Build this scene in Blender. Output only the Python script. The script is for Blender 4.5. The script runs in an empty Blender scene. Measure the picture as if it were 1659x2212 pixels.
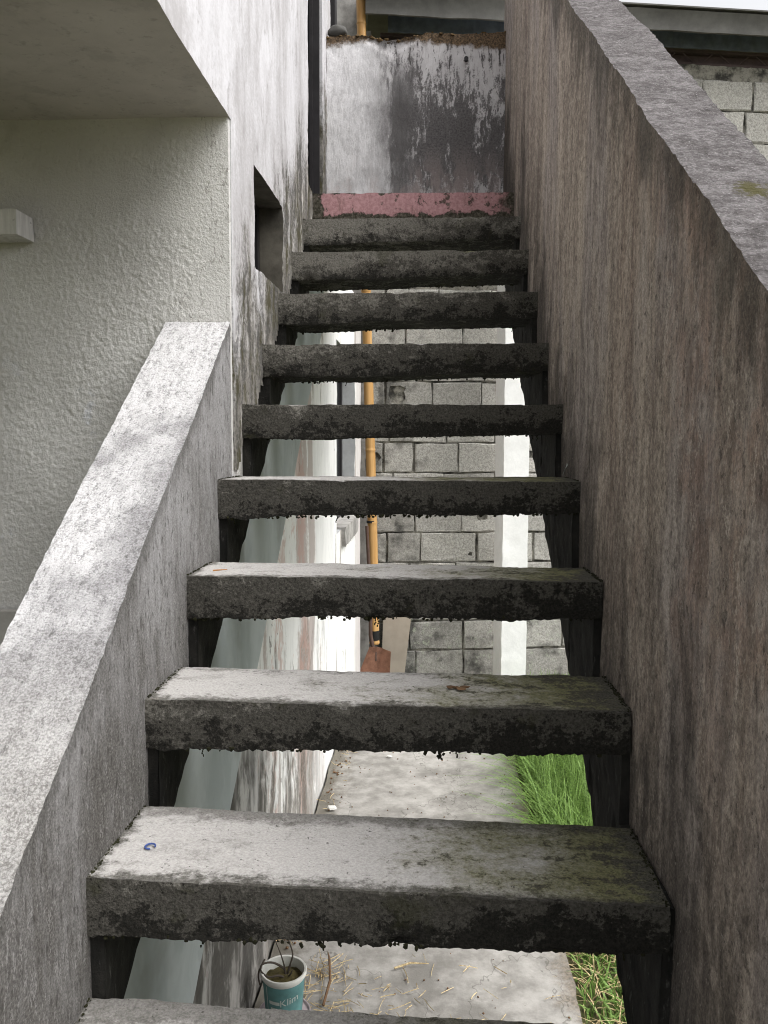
import bpy, bmesh, math, random
from mathutils import Vector, Matrix, noise
random.seed(7)
R = math.radians
sc = bpy.context.scene
COL = sc.collection

# ------------------------------------------------------------------ camera
H = 1.70                                     # eye height above the yard
yaw, pitch, roll = 0.057, R(-5.0), 0.005
fwd = Vector((-math.sin(yaw)*math.cos(pitch), math.cos(yaw)*math.cos(pitch), math.sin(pitch)))
rt0 = Vector((math.cos(yaw), math.sin(yaw), 0)); up0 = rt0.cross(fwd)
rt = math.cos(roll)*rt0 + math.sin(roll)*up0
up = -math.sin(roll)*rt0 + math.cos(roll)*up0
cam_d = bpy.data.cameras.new('camera'); cam = bpy.data.objects.new('camera', cam_d); COL.objects.link(cam)
m = Matrix.Identity(4)
for r_ in range(3):
    m[r_][0], m[r_][1], m[r_][2] = rt[r_], up[r_], -fwd[r_]
m.translation = Vector((0.513, 0.0, H))
cam.matrix_world = m
cam_d.sensor_fit = 'HORIZONTAL'; cam_d.sensor_width = 36.0; cam_d.lens = 36.0*1790/1659
cam_d.clip_start = 0.02; cam_d.clip_end = 3000
sc.camera = cam

# ------------------------------------------------------------------ sky, sun, exposure
SUN_EL, SUN_AZ = R(57), R(108)               # azimuth clockwise from +Y (into the stair)
world = bpy.data.worlds.new('World'); sc.world = world; world.use_nodes = True
wn = world.node_tree; wn.nodes.clear()
sky = wn.nodes.new('ShaderNodeTexSky'); sky.sky_type = 'NISHITA'; sky.sun_disc = False
sky.sun_elevation = SUN_EL; sky.sun_rotation = SUN_AZ
sky.air_density = 1.0; sky.dust_density = 6.0; sky.ozone_density = 1.0
hs = wn.nodes.new('ShaderNodeHueSaturation'); hs.inputs['Saturation'].default_value = 0.10
bg = wn.nodes.new('ShaderNodeBackground'); bg.inputs['Strength'].default_value = 0.15
wo = wn.nodes.new('ShaderNodeOutputWorld')
wn.links.new(sky.outputs[0], hs.inputs['Color']); wn.links.new(hs.outputs[0], bg.inputs[0]); wn.links.new(bg.outputs[0], wo.inputs[0])
sun_d = bpy.data.lights.new('sun', 'SUN'); sun_d.energy = 0.9; sun_d.angle = R(45); sun_d.color = (1.0, 0.97, 0.93)
sun = bpy.data.objects.new('sun', sun_d); COL.objects.link(sun)
to_sun = Vector((math.sin(SUN_AZ)*math.cos(SUN_EL), math.cos(SUN_AZ)*math.cos(SUN_EL), math.sin(SUN_EL)))
sun.rotation_euler = to_sun.to_track_quat('Z', 'Y').to_euler()
sun.location = (3, -4, 9)
vs_ = sc.view_settings
vs_.view_transform = 'Standard'; vs_.look = 'None'; vs_.gamma = 1.0; vs_.use_curve_mapping = False
vs_.exposure = 0.92
sc.cycles.filter_width = 1.05; sc.cycles.max_bounces = 6; sc.cycles.diffuse_bounces = 4

# ------------------------------------------------------------------ node helper
class B:
    def __init__(s, name, rough=0.9):
        s.m = bpy.data.materials.new(name); s.m.use_nodes = True
        s.t = s.m.node_tree; s.t.nodes.clear()
        s.out = s.n('ShaderNodeOutputMaterial'); s.p = s.n('ShaderNodeBsdfPrincipled')
        s.t.links.new(s.p.outputs[0], s.out.inputs[0])
        s.p.inputs['Roughness'].default_value = rough
        s.p.inputs['Specular IOR Level'].default_value = 0.25
        g = s.n('ShaderNodeNewGeometry'); s.pos = g.outputs['Position']
        s.obj = s.n('ShaderNodeTexCoord').outputs['Object']
        s.rand = s.n('ShaderNodeObjectInfo').outputs['Random']
        x = s.n('ShaderNodeSeparateXYZ'); s.t.links.new(s.pos, x.inputs[0]); s.X, s.Y, s.Z = x.outputs
    def n(s, t): return s.t.nodes.new(t)
    def put(s, sock, v):
        if isinstance(v, bpy.types.NodeSocket): s.t.links.new(v, sock)
        elif v is not None:
            if sock.type == 'RGBA' and not hasattr(v, '__len__'): v = (v, v, v)
            if sock.type == 'RGBA' and len(v) == 3: v = (*v, 1)
            sock.default_value = v
    def math(s, op, a, b=None, c=None):
        x = s.n('ShaderNodeMath'); x.operation = op; s.put(x.inputs[0], a); s.put(x.inputs[1], b)
        if c is not None: s.put(x.inputs[2], c)
        return x.outputs[0]
    def add(s, a, b): return s.math('ADD', a, b)
    def sub(s, a, b): return s.math('SUBTRACT', a, b)
    def mul(s, a, b): return s.math('MULTIPLY', a, b)
    def mx(s, a, b): return s.math('MAXIMUM', a, b)
    def mn(s, a, b): return s.math('MINIMUM', a, b)
    def inv(s, a): return s.math('SUBTRACT', 1.0, a)
    def lin(s, x=0, y=0, z=0, c=0):
        r = c
        for k, v in ((x, s.X), (y, s.Y), (z, s.Z)):
            if k: r = s.math('MULTIPLY_ADD', v, k, r)
        return r
    def scale(s, sx, sy, sz, vec=None, off=(0, 0, 0)):
        x = s.n('ShaderNodeMapping'); s.put(x.inputs[0], vec or s.pos)
        x.inputs['Scale'].default_value = (sx, sy, sz); x.inputs['Location'].default_value = off
        return x.outputs[0]
    def warp(s, vec, amt, sc_):
        w = s.n('ShaderNodeTexNoise'); w.inputs['Scale'].default_value = sc_; s.put(w.inputs['Vector'], s.pos)
        a = s.n('ShaderNodeVectorMath'); a.operation = 'MULTIPLY_ADD'
        s.put(a.inputs[0], w.outputs['Color']); a.inputs[1].default_value = (amt, amt, amt); s.put(a.inputs[2], vec)
        return a.outputs[0]
    def noise(s, sc_, det=6, ro=0.6, vec=None, dist=0):
        x = s.n('ShaderNodeTexNoise'); s.put(x.inputs['Vector'], vec or s.pos)
        x.inputs['Scale'].default_value = sc_; x.inputs['Detail'].default_value = det
        x.inputs['Roughness'].default_value = ro; x.inputs['Distortion'].default_value = dist
        return x.outputs['Fac']
    def vor(s, sc_, vec=None, feat='F1'):
        x = s.n('ShaderNodeTexVoronoi'); x.feature = feat; s.put(x.inputs['Vector'], vec or s.pos); x.inputs['Scale'].default_value = sc_
        return x.outputs['Distance']
    def grain(s, sc_=220, lo=0.30, hi=0.70, vec=None):
        return s.step(s.noise(sc_, 3, 0.7, vec), lo, hi)
    def oxyz(s):
        x = s.n('ShaderNodeSeparateXYZ'); s.t.links.new(s.obj, x.inputs[0]); return x.outputs
    def streak(s, wx, wz, det=4, ro=0.6, off=(0, 0, 0), w=1.0, wf=7):
        return s.noise(1, det, ro, s.warp(s.scale(wx, wx, wz, off=off), w, wf))
    def step(s, f, a, b, lo=0.0, hi=1.0):
        x = s.n('ShaderNodeMapRange'); x.interpolation_type = 'SMOOTHSTEP'; s.put(x.inputs[0], f)
        if a > b: a, b, lo, hi = b, a, hi, lo
        x.inputs[1].default_value = a; x.inputs[2].default_value = b; x.inputs[3].default_value = lo; x.inputs[4].default_value = hi
        return x.outputs[0]
    def mix(s, f, a, b):
        x = s.n('ShaderNodeMix'); x.data_type = 'RGBA'; s.put(x.inputs[0], f); s.put(x.inputs[6], a); s.put(x.inputs[7], b)
        return x.outputs[2]
    def hsv(s, col, val):
        x = s.n('ShaderNodeHueSaturation'); s.put(x.inputs['Color'], col); s.put(x.inputs['Value'], val); return x.outputs[0]
    def bump(s, h, st=0.3, d=0.01, prev=None):
        x = s.n('ShaderNodeBump'); x.inputs['Strength'].default_value = st; x.inputs['Distance'].default_value = d
        s.put(x.inputs['Height'], h)
        if prev is not None: s.put(x.inputs['Normal'], prev)
        return x.outputs[0]
    def done(s, col, nrm=None, rough=None):
        s.put(s.p.inputs['Base Color'], col)
        if nrm is not None: s.put(s.p.inputs['Normal'], nrm)
        if rough is not None: s.put(s.p.inputs['Roughness'], rough)
        return s.m

M = {}
def flat(name, col, rough=0.8, var=0.25, sc_=30, bump=0.15, metal=0.0):
    b = B(name, rough); n1 = b.noise(sc_, 6, 0.65, b.obj); n2 = b.noise(sc_*0.2, 4, 0.6, b.obj)
    f = b.step(b.add(b.mul(n1, 0.5), b.mul(n2, 0.5)), 0.3, 0.7)
    c = b.mix(f, tuple(x*(1-var) for x in col), tuple(min(1, x*(1+var)) for x in col))
    b.p.inputs['Metallic'].default_value = metal
    M[name] = b.done(c, b.bump(n1, bump, 0.004)); return M[name]

# tread tops: pale worn concrete, black lichen blotches, olive algae on the right
b = B('tread_top', 0.92)
ox, oy, oz = b.oxyz()
big = b.noise(4, 5, 0.62); fine = b.noise(70, 5, 0.75); mid = b.noise(16, 6, 0.72, b.scale(0.8, 1.6, 1)); g = b.grain(230)
mf = b.add(b.mul(b.sub(mid, 0.5), 2.4), b.mul(b.sub(fine, 0.5), 1.8))
wet = b.add(b.math('MULTIPLY_ADD', ox, 1.7, -0.86), b.mul(b.sub(big, 0.5), 1.5))
c = b.mix(g, (0.36, 0.345, 0.332), (0.50, 0.485, 0.468))
c = b.mix(b.mul(b.step(b.add(mf, b.mul(b.sub(big, 0.5), 1.5)), -0.05, 0.5), 0.7), c, b.mix(g, (0.20, 0.19, 0.178), (0.33, 0.32, 0.30)))
green = b.step(b.add(wet, b.mul(mf, 0.35)), -0.18, 0.42)
c = b.mix(b.mul(green, 0.92), c, b.mix(g, (0.080, 0.080, 0.026), (0.175, 0.172, 0.072)))
darkm = b.step(b.add(mf, b.mul(wet, 0.60)), 0.22, 0.46)
c = b.mix(b.mul(darkm, 0.88), c, b.mix(g, (0.030, 0.028, 0.022), (0.085, 0.080, 0.066)))
edge = b.mx(b.step(b.add(oy, b.mul(mf, -0.035)), 0.034, 0.004), b.mul(b.step(b.add(oy, b.mul(mf, 0.05)), 0.185, 0.235), 0.75))
edge = b.mx(edge, b.mx(b.step(b.add(ox, b.mul(mf, -0.03)), 0.022, 0.002), b.step(b.add(ox, b.mul(mf, 0.05)), 0.80, 0.85)))
c = b.mix(b.mul(edge, 0.85), c, b.mix(g, (0.028, 0.026, 0.021), (0.10, 0.095, 0.08)))
pits = b.step(b.noise(130, 3, 0.6), 0.66, 0.71)
c = b.mix(b.mul(pits, 0.8), c, (0.03, 0.028, 0.022))
nb = b.bump(fine, 0.6, 0.006, b.bump(b.noise(260, 3, 0.6), 0.5, 0.002))
M['tread_top'] = b.done(c, nb)

# tread fronts and undersides: black algae, grey mottling, moss
b = B('tread_front', 0.95)
ox, oy, oz = b.oxyz()
mid = b.noise(13, 6, 0.72, b.scale(0.8, 1, 1.3)); fine = b.noise(85, 5, 0.75); big = b.noise(3.2, 4, 0.6); g = b.grain(210, 0.28, 0.72)
mf = b.add(b.mul(b.sub(mid, 0.5), 2.0), b.mul(b.sub(fine, 0.5), 1.6))
hi = b.step(b.Z, 1.70, 2.50)                                     # the upper treads carry less algae
c = b.mix(g, (0.042, 0.039, 0.033), (0.105, 0.099, 0.086))
lg = b.add(b.add(mf, b.math('MULTIPLY_ADD', ox, -0.55, -0.02)), b.add(b.mul(hi, 0.55), b.math('MULTIPLY_ADD', oz, 5.0, 0.12)))
c = b.mix(b.mul(b.step(lg, 0.0, 0.34), 0.9), c, b.mix(g, (0.125, 0.118, 0.102), (0.27, 0.257, 0.228)))
patch = b.add(b.add(b.mul(b.sub(b.noise(14, 6, 0.78, b.scale(1, 1, 1.3, off=(5, 0, 3))), 0.5), 2.6), b.mul(b.sub(fine, 0.5), 1.6)), b.mul(b.sub(b.noise(200, 2, 0.6), 0.5), 0.5))
blk = b.step(b.add(patch, b.add(b.mul(oz, -9.0), b.add(b.math('MULTIPLY_ADD', ox, 0.50, -0.64), b.mul(hi, -0.25)))), -0.06, 0.16)
c = b.mix(b.mul(blk, 0.93), c, b.mix(g, (0.006, 0.006, 0.005), (0.024, 0.022, 0.018)))
gm = b.step(b.noise(7, 5, 0.7, b.scale(1, 1, 1, off=(1, 9, 4))), 0.58, 0.68)
c = b.mix(b.mul(gm, 0.45), c, (0.036, 0.037, 0.013))
c = b.mix(b.mul(b.step(b.noise(120, 2, 0.5), 0.68, 0.72), 0.8), c, (0.008, 0.008, 0.006))
M['tread_front'] = b.done(c, b.bump(fine, 0.9, 0.008, b.bump(mid, 0.5, 0.012)))

# soaked black concrete of the stringers
b = B('stringer', 0.95)
mid = b.noise(14, 8, 0.7, b.scale(1, 1, 0.5)); fine = b.noise(80, 8, 0.75)
c = b.mix(b.step(mid, 0.35, 0.7), (0.009, 0.009, 0.008), (0.032, 0.030, 0.026))
c = b.mix(b.mul(b.step(b.noise(60, 6, 0.7, b.scale(1, 1, 0.3)), 0.58, 0.70), 0.6), c, (0.13, 0.125, 0.115))
M['stringer'] = b.done(c, b.bump(fine, 0.8, 0.008))

# right parapet: brown rain-streaked render
b = B('streaked_render', 0.93)
s1 = b.streak(11, 1.6, 5, 0.62, w=0.7, wf=5); s2 = b.streak(40, 7.0, 5, 0.68, w=1.0, wf=14); s3 = b.streak(3.4, 0.8, 4, 0.6, (4, 4, 4), 0.6, 3)
fine = b.noise(1, 5, 0.78, b.scale(70, 70, 60)); g = b.noise(1, 3, 0.7, b.scale(240, 240, 170)); gs = b.step(g, 0.32, 0.68)
st = b.add(b.mul(s1, 0.34), b.add(b.mul(s2, 0.20), b.mul(fine, 0.46)))
c = b.mix(b.step(st, 0.41, 0.60), (0.205, 0.168, 0.142), (0.52, 0.445, 0.375))
c = b.mix(b.mul(b.step(s3, 0.46, 0.62), 0.55), c, b.mix(b.step(s2, 0.4, 0.6), (0.215, 0.188, 0.182), (0.41, 0.37, 0.355)))
red = b.mul(b.mul(b.step(b.add(b.mul(b.streak(5, 1.3, 5, 0.65, (9, 2, 5)), 0.7), b.mul(fine, 0.3)), 0.44, 0.58), b.step(b.Y, 1.9, 1.15)), b.step(b.Z, 1.05, 1.6))
c = b.mix(b.mul(red, 0.55), c, b.mix(b.step(s2, 0.42, 0.58), (0.13, 0.075, 0.055), (0.27, 0.155, 0.112)))
lt = b.step(b.add(b.mul(b.streak(24, 5, 5, 0.68, (2, 1, 7), 1.6, 9), 0.65), b.mul(g, 0.35)), 0.55, 0.62)
c = b.mix(b.mul(lt, 0.55), c, (0.50, 0.445, 0.39))
c = b.mix(gs, b.hsv(c, 0.72), b.hsv(c, 1.22))
alg_shade = b.step(b.add(b.lin(y=0.72, z=-1.0, c=0.16), b.mul(b.sub(b.streak(5, 1.6, 6, 0.7, w=0.8), 0.5), 2.4)), -0.42, 0.20)  # algae plus painted-in shade, darkening the lower face along the stair slope
c = b.mix(b.mul(alg_shade, 0.85), c, b.mix(b.step(b.add(b.mul(g, .5), b.mul(s2, .5)), .38, .62), (0.026, 0.022, 0.019), (0.105, 0.088, 0.075)))
dp = b.step(b.add(b.mul(b.noise(1, 4, 0.7, b.scale(60, 60, 36, off=(3, 1, 2))), 0.6), b.mul(g, 0.4)), 0.555, 0.60)
c = b.mix(b.mul(dp, 0.7), c, (0.036, 0.030, 0.026))
c = b.mix(b.mul(b.step(b.noise(1, 3, 0.6, b.scale(150, 150, 90, off=(6, 6, 6))), 0.64, 0.69), 0.55), c, (0.42, 0.38, 0.34))
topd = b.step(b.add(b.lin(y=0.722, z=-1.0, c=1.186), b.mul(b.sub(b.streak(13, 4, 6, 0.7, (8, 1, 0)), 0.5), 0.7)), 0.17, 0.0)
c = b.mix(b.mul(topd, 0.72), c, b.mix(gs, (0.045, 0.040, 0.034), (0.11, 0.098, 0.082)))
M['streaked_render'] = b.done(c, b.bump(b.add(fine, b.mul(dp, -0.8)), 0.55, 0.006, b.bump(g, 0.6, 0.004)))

# right coping: grey-mauve weathered cement
b = B('coping_grey', 0.93)
fine = b.noise(70, 5, 0.78); mid = b.noise(1, 6, 0.72, b.scale(17, 24, 24)); g = b.noise(250, 3, 0.7); gs = b.step(g, 0.30, 0.70)
c = b.mix(b.step(b.add(b.mul(fine, 0.5), b.mul(mid, 0.5)), 0.40, 0.62), (0.090, 0.081, 0.080), (0.215, 0.200, 0.203))
c = b.mix(b.mul(gs, 0.5), b.hsv(c, 0.65), b.hsv(c, 1.5))
c = b.mix(b.mul(b.step(b.add(b.mul(b.noise(34, 6, 0.75, b.scale(0.8, 1.5, 1.5, off=(4, 2, 1))), 0.7), b.mul(g, 0.3)), 0.56, 0.61), 0.85), c, (0.038, 0.034, 0.033))
c = b.mix(b.mul(b.step(g, 0.62, 0.68), 0.5), c, (0.45, 0.43, 0.43))
ms = b.step(b.add(b.math('POWER', b.add(b.math('POWER', b.lin(x=1, c=-0.945), 2.0), b.math('POWER', b.lin(y=1, c=-1.185), 2.0)), 0.5), b.mul(b.sub(fine, 0.5), 0.09)), 0.030, 0.010)
c = b.mix(ms, c, (0.065, 0.058, 0.018))
M['coping_grey'] = b.done(c, b.bump(fine, 0.9, 0.010, b.bump(mid, 0.7, 0.012)))

# left coping: flaking whitewash with brush-like cracks along the slope
b = B('coping_white', 0.88)
sl = b.lin(y=0.808, z=0.589); nn = b.n('ShaderNodeCombineXYZ'); b.put(nn.inputs[0], b.mul(b.X, 75.0)); b.put(nn.inputs[1], b.mul(sl, 24.0))
br = b.noise(1, 8, 0.72, b.warp(nn.outputs[0], 0.9, 9)); fine = b.noise(95, 8, 0.75); big = b.noise(4.5, 6, 0.62)
g = b.noise(260, 3, 0.7)
c = b.mix(b.step(b.add(b.mul(br, 0.34), b.add(b.mul(fine, 0.33), b.mul(g, 0.33))), 0.40, 0.54), (0.25, 0.245, 0.246), (0.60, 0.592, 0.598))
gr = b.step(b.add(b.add(b.lin(x=3.0, y=-0.75, c=1.50), b.mul(b.sub(big, 0.5), 2.4)), b.mul(b.sub(fine, 0.5), 0.9)), -0.05, 0.50)
c = b.mix(b.mul(gr, 0.88), c, b.mix(b.step(b.add(b.mul(g, .5), b.mul(fine, .5)), 0.38, 0.62), (0.110, 0.106, 0.108), (0.34, 0.332, 0.340)))
c = b.mix(b.mul(b.step(b.Y, 1.35, 1.0), 0.35), c, b.mix(b.step(g, 0.4, 0.6), (0.30, 0.285, 0.25), (0.58, 0.56, 0.51)))
c = b.mix(b.mul(b.step(b.add(b.mul(b.noise(55, 5, 0.75, b.scale(1.4, 0.8, 0.8)), 0.75), b.mul(g, 0.25)), 0.585, 0.62), 0.7), c, (0.085, 0.082, 0.078))
em = b.step(b.add(b.lin(x=6.0, c=0.0), b.mul(b.sub(b.noise(26, 6, 0.75, b.scale(1, 1, 1, off=(2, 2, 2))), 0.5), 2.6)), 0.02, 0.35)
c = b.mix(b.mul(em, 0.6), c, b.mix(b.step(g, .35, .65), (0.07, 0.067, 0.062), (0.20, 0.195, 0.19)))
M['coping_white'] = b.done(c, b.bump(br, 0.4, 0.008, b.bump(fine, 0.7, 0.006)))

# left parapet inner face
b = B('parapet_inner', 0.93)
s1 = b.streak(20, 4, 5, 0.65); s2 = b.streak(110, 22, 4, 0.7, w=1.5, wf=20); big = b.noise(3, 6, 0.62)
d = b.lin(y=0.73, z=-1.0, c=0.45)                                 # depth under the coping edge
g = b.noise(240, 3, 0.7); gs = b.step(g, 0.30, 0.70)
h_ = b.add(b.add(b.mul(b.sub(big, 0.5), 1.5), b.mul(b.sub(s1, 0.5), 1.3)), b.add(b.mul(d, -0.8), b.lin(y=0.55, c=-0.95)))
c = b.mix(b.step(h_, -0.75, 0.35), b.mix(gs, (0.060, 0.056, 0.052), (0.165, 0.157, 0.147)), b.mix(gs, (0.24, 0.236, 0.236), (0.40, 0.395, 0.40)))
c = b.mix(b.mul(b.step(b.add(b.mul(s2, 0.6), b.mul(g, 0.4)), 0.53, 0.62), 0.40), c, (0.40, 0.39, 0.385))
c = b.mix(b.mul(b.step(b.add(b.mul(b.noise(1, 4, 0.7, b.scale(90, 90, 34, off=(3, 3, 3))), 0.7), b.mul(g, 0.3)), 0.545, 0.60), 0.75), c, (0.045, 0.042, 0.038))
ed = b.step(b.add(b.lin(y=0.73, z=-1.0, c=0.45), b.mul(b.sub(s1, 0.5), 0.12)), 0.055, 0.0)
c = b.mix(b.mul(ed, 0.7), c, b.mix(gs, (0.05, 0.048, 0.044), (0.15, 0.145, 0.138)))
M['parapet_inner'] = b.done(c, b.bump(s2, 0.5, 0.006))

# house side wall beside the stair: chalky white, lilac grey streaks, mossy foot
b = B('house_white', 0.9)
s1 = b.streak(5, 1.2, 5, 0.6, w=1.3, wf=3); s2 = b.streak(18, 4.5, 5, 0.66, w=1.6, wf=8); fine = b.noise(1, 4, 0.72, b.scale(55, 55, 90)); big = b.noise(2.4, 5, 0.6)
c = b.mix(b.step(b.add(b.mul(s1, 0.5), b.add(b.mul(s2, 0.25), b.mul(fine, 0.25))), 0.38, 0.60), (0.40, 0.387, 0.392), (0.61, 0.605, 0.625))
c = b.mix(b.mul(b.step(b.add(b.mul(b.streak(14, 4.5, 5, 0.7, (6, 2, 2), 1.6), 0.7), b.mul(fine, 0.3)), 0.54, 0.64), 0.55), c, (0.24, 0.222, 0.22))
hgt = b.lin(y=-0.709, z=1.0, c=-0.195)                            # height above the nosing line
jag = b.add(b.mul(b.sub(s1, 0.5), 1.5), b.mul(b.sub(s2, 0.5), 1.2))
foot = b.step(b.add(hgt, b.add(b.mul(jag, 0.60), b.mul(b.sub(fine, 0.5), 0.25))), 0.40, 0.08)
c = b.mix(b.mul(foot, 0.85), c, b.mix(b.step(b.add(b.mul(s2, .6), b.mul(fine, .4)), 0.42, 0.58), (0.035, 0.032, 0.024), (0.20, 0.185, 0.158)))
mo = b.mul(foot, b.step(b.noise(1, 6, 0.7, b.scale(14, 14, 5, off=(1, 4, 9))), 0.50, 0.62))
c = b.mix(b.mul(mo, 0.8), c, (0.058, 0.052, 0.018))
c = b.mix(b.mul(b.mul(foot, b.step(s2, 0.60, 0.68)), 0.8), c, (0.62, 0.60, 0.58))
M['house_white'] = b.done(c, b.bump(s2, 0.35, 0.005, b.bump(fine, 0.3, 0.003)))

# cream stucco of the house front
b = B('stucco', 0.85)
big = b.noise(2.2, 6, 0.6); fine = b.noise(160, 5, 0.6)
c = b.mix(b.step(big, 0.35, 0.7), (0.50, 0.49, 0.475), (0.61, 0.60, 0.585))
corner = b.step(b.add(b.X, b.mul(b.sub(big, 0.5), 0.15)), -0.20, -0.06)
c = b.mix(b.mul(corner, 0.6), c, (0.67, 0.66, 0.635))
sm = b.step(b.add(b.mul(b.noise(7, 6, 0.7, b.scale(1, 1, 0.6, off=(7, 1, 3))), 0.8), b.mul(fine, 0.2)), 0.52, 0.66)
c = b.mix(b.mul(sm, 0.35), c, (0.36, 0.35, 0.33))
blue = b.mul(b.step(b.noise(6, 6, 0.7, b.scale(1, 1, 1, off=(2, 8, 5))), 0.60, 0.68), b.step(b.Z, 2.0, 1.7))
c = b.mix(b.mul(blue, 0.6), c, (0.58, 0.60, 0.68))
low = b.step(b.add(b.Z, b.mul(b.sub(big, 0.5), 0.8)), 1.75, 1.25)
c = b.mix(b.mul(low, 0.35), c, (0.34, 0.33, 0.315))
cr = b.math('ABSOLUTE', b.sub(b.noise(5, 5, 0.62, b.scale(1.6, 1, 0.5, off=(3.3, 0, 1.2))), 0.5))
c = b.mix(b.mul(b.mul(b.step(cr, 0.006, 0.001), b.step(b.X, -0.22, -0.10)), 0.55), c, (0.17, 0.155, 0.13))
dt = b.step(b.noise(90, 4, 0.7), 0.60, 0.68)
c = b.mix(b.mul(dt, 0.25), c, (0.30, 0.285, 0.26))
c = b.mix(b.mul(b.mul(b.step(b.noise(55, 6, 0.7), 0.66, 0.72), corner), 0.7), c, (0.16, 0.15, 0.13))
M['stucco'] = b.done(c, b.bump(b.noise(115, 4, 0.7), 0.55, 0.008, b.bump(fine, 0.6, 0.004)))

b = B('soffit', 0.9)
fine = b.noise(45, 7, 0.7); big = b.noise(3, 5, 0.6)
c = b.mix(b.step(big, 0.35, 0.7), (0.42, 0.395, 0.355), (0.52, 0.495, 0.45))
c = b.mix(b.mul(b.step(fine, 0.55, 0.68), 0.45), c, (0.24, 0.222, 0.195))
c = b.mix(b.mul(b.step(b.noise(8, 6, 0.7), 0.52, 0.66), 0.35), c, (0.27, 0.25, 0.225))
c = b.mix(b.mul(b.step(b.noise(26, 6, 0.8, b.scale(1, 1, 1, off=(5, 5, 5))), 0.70, 0.74), 0.8), c, (0.05, 0.045, 0.04))
M['soffit'] = b.done(c, b.bump(fine, 0.4, 0.006))

# lower house wall seen between the treads: white limewash, brown and salmon runs, black foot
b = B('lower_wall', 0.88)
s1 = b.streak(3.4, 0.5, 5, 0.6, w=0.6, wf=2); s2 = b.streak(11, 3.2, 6, 0.7, w=1.2, wf=5); s3 = b.streak(1.9, 0.3, 4, 0.55, (7, 3, 1), 0.5, 2); fine = b.noise(1, 5, 0.72, b.scale(26, 26, 60))
c = b.mix(b.step(s2, 0.3, 0.6), (0.72, 0.72, 0.715), (0.86, 0.86, 0.85))
rag = b.add(b.mul(b.sub(s2, 0.5), 0.12), b.mul(b.sub(fine, 0.5), 0.08))
c = b.mix(b.mul(b.step(b.add(s3, rag), 0.555, 0.60), 0.75), c, (0.40, 0.33, 0.305))
c = b.mix(b.mul(b.step(b.add(s1, rag), 0.575, 0.62), 0.75), c, b.mix(b.step(fine, .4, .6), (0.22, 0.19, 0.165), (0.36, 0.32, 0.29)))
near = b.step(b.Y, 3.9, 3.3)
pk = b.mul(b.step(b.streak(4, 0.8, 6, 0.68, (2, 9, 9)), 0.545, 0.60), near)
c = b.mix(b.mul(pk, 0.5), c, (0.54, 0.32, 0.27))
foot = b.step(b.add(b.add(b.Z, b.mul(b.sub(s2, 0.5), 2.6)), b.mul(b.sub(s1, 0.5), 1.6)), 0.80, 0.30)
foot = b.mul(foot, b.step(b.Y, 4.4, 3.2))
c = b.mix(b.mul(foot, 0.9), c, b.mix(b.step(b.add(b.mul(s2, .6), b.mul(fine, .4)), 0.38, 0.62), (0.085, 0.077, 0.063), (0.30, 0.275, 0.245)))
bk = b.mul(b.step(b.Y, 2.75, 2.35), b.step(b.Z, 1.0, 0.75))
c = b.mix(b.mul(bk, 0.75), c, b.mix(b.step(s2, 0.46, 0.60), (0.055, 0.052, 0.048), (0.30, 0.29, 0.275)))
end = b.mul(b.step(b.Y, 5.5, 5.8), 0.55)
c = b.mix(end, c, (0.38, 0.335, 0.32))
fl = b.step(b.streak(9, 4, 6, 0.75, (1, 1, 6)), 0.64, 0.68)
c = b.mix(b.mul(fl, 0.7), c, (0.10, 0.085, 0.07))
M['lower_wall'] = b.done(c, b.bump(s2, 0.45, 0.008))

b = B('blue_grey_paint', 0.8)
s1 = b.streak(5, 0.8, 5, 0.6); s2 = b.streak(20, 6, 5, 0.7); big = b.noise(3, 5, 0.6)
c = b.mix(b.step(s1, 0.35, 0.65), (0.40, 0.445, 0.46), (0.52, 0.565, 0.58))
c = b.mix(b.mul(b.step(s2, 0.64, 0.72), 0.6), c, (0.13, 0.14, 0.14))
c = b.mix(b.mul(b.step(big, 0.55, 0.68), 0.4), c, (0.24, 0.245, 0.23))
M['blue_grey_paint'] = b.done(c, b.bump(s2, 0.25, 0.004))

# landing wall
b = B('landing_white', 0.9)
s1 = b.streak(8, 2.4, 7, 0.68); s2 = b.streak(60, 12, 5, 0.7, w=1.6, wf=12); fine = b.noise(120, 6, 0.7)
c = b.mix(b.step(b.add(b.mul(s2, 0.6), b.mul(fine, 0.4)), 0.36, 0.6), (0.56, 0.55, 0.56), (0.80, 0.79, 0.805))
side = b.step(b.add(b.X, b.mul(b.sub(b.noise(1, 6, 0.7, b.scale(6, 6, 3)), 0.5), 0.55)), 0.12, 0.46)
mid = b.math('ABSOLUTE', b.lin(z=1.0, c=-3.13))
core = b.step(b.add(mid, b.mul(b.sub(s1, 0.5), 0.9)), 0.42, 0.02)
mot = b.add(b.add(b.mul(b.sub(s1, 0.5), 1.0), b.mul(b.sub(s2, 0.5), 0.55)), b.mul(b.sub(fine, 0.5), 0.35))
c = b.mix(b.mul(side, b.step(mot, -0.22, 0.10, 0.25, 0.75)), c, b.mix(fine, (0.26, 0.24, 0.245), (0.42, 0.40, 0.405)))
dk = b.mul(side, b.step(b.add(mot, b.mul(core, 0.17)), 0.015, 0.115))
c = b.mix(b.mul(dk, 0.92), c, b.mix(b.step(fine, 0.35, 0.6), (0.046, 0.043, 0.044), (0.125, 0.117, 0.118)))
bnd = b.mul(b.mul(b.step(b.add(b.X, b.mul(b.sub(s2, 0.5), 0.10)), 0.285, 0.32), b.step(b.add(b.X, b.mul(b.sub(s2, 0.5), 0.10)), 0.43, 0.36)), b.step(b.Z, 3.50, 3.36))
c = b.mix(b.mul(bnd, 0.75), c, (0.085, 0.08, 0.08))
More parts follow.
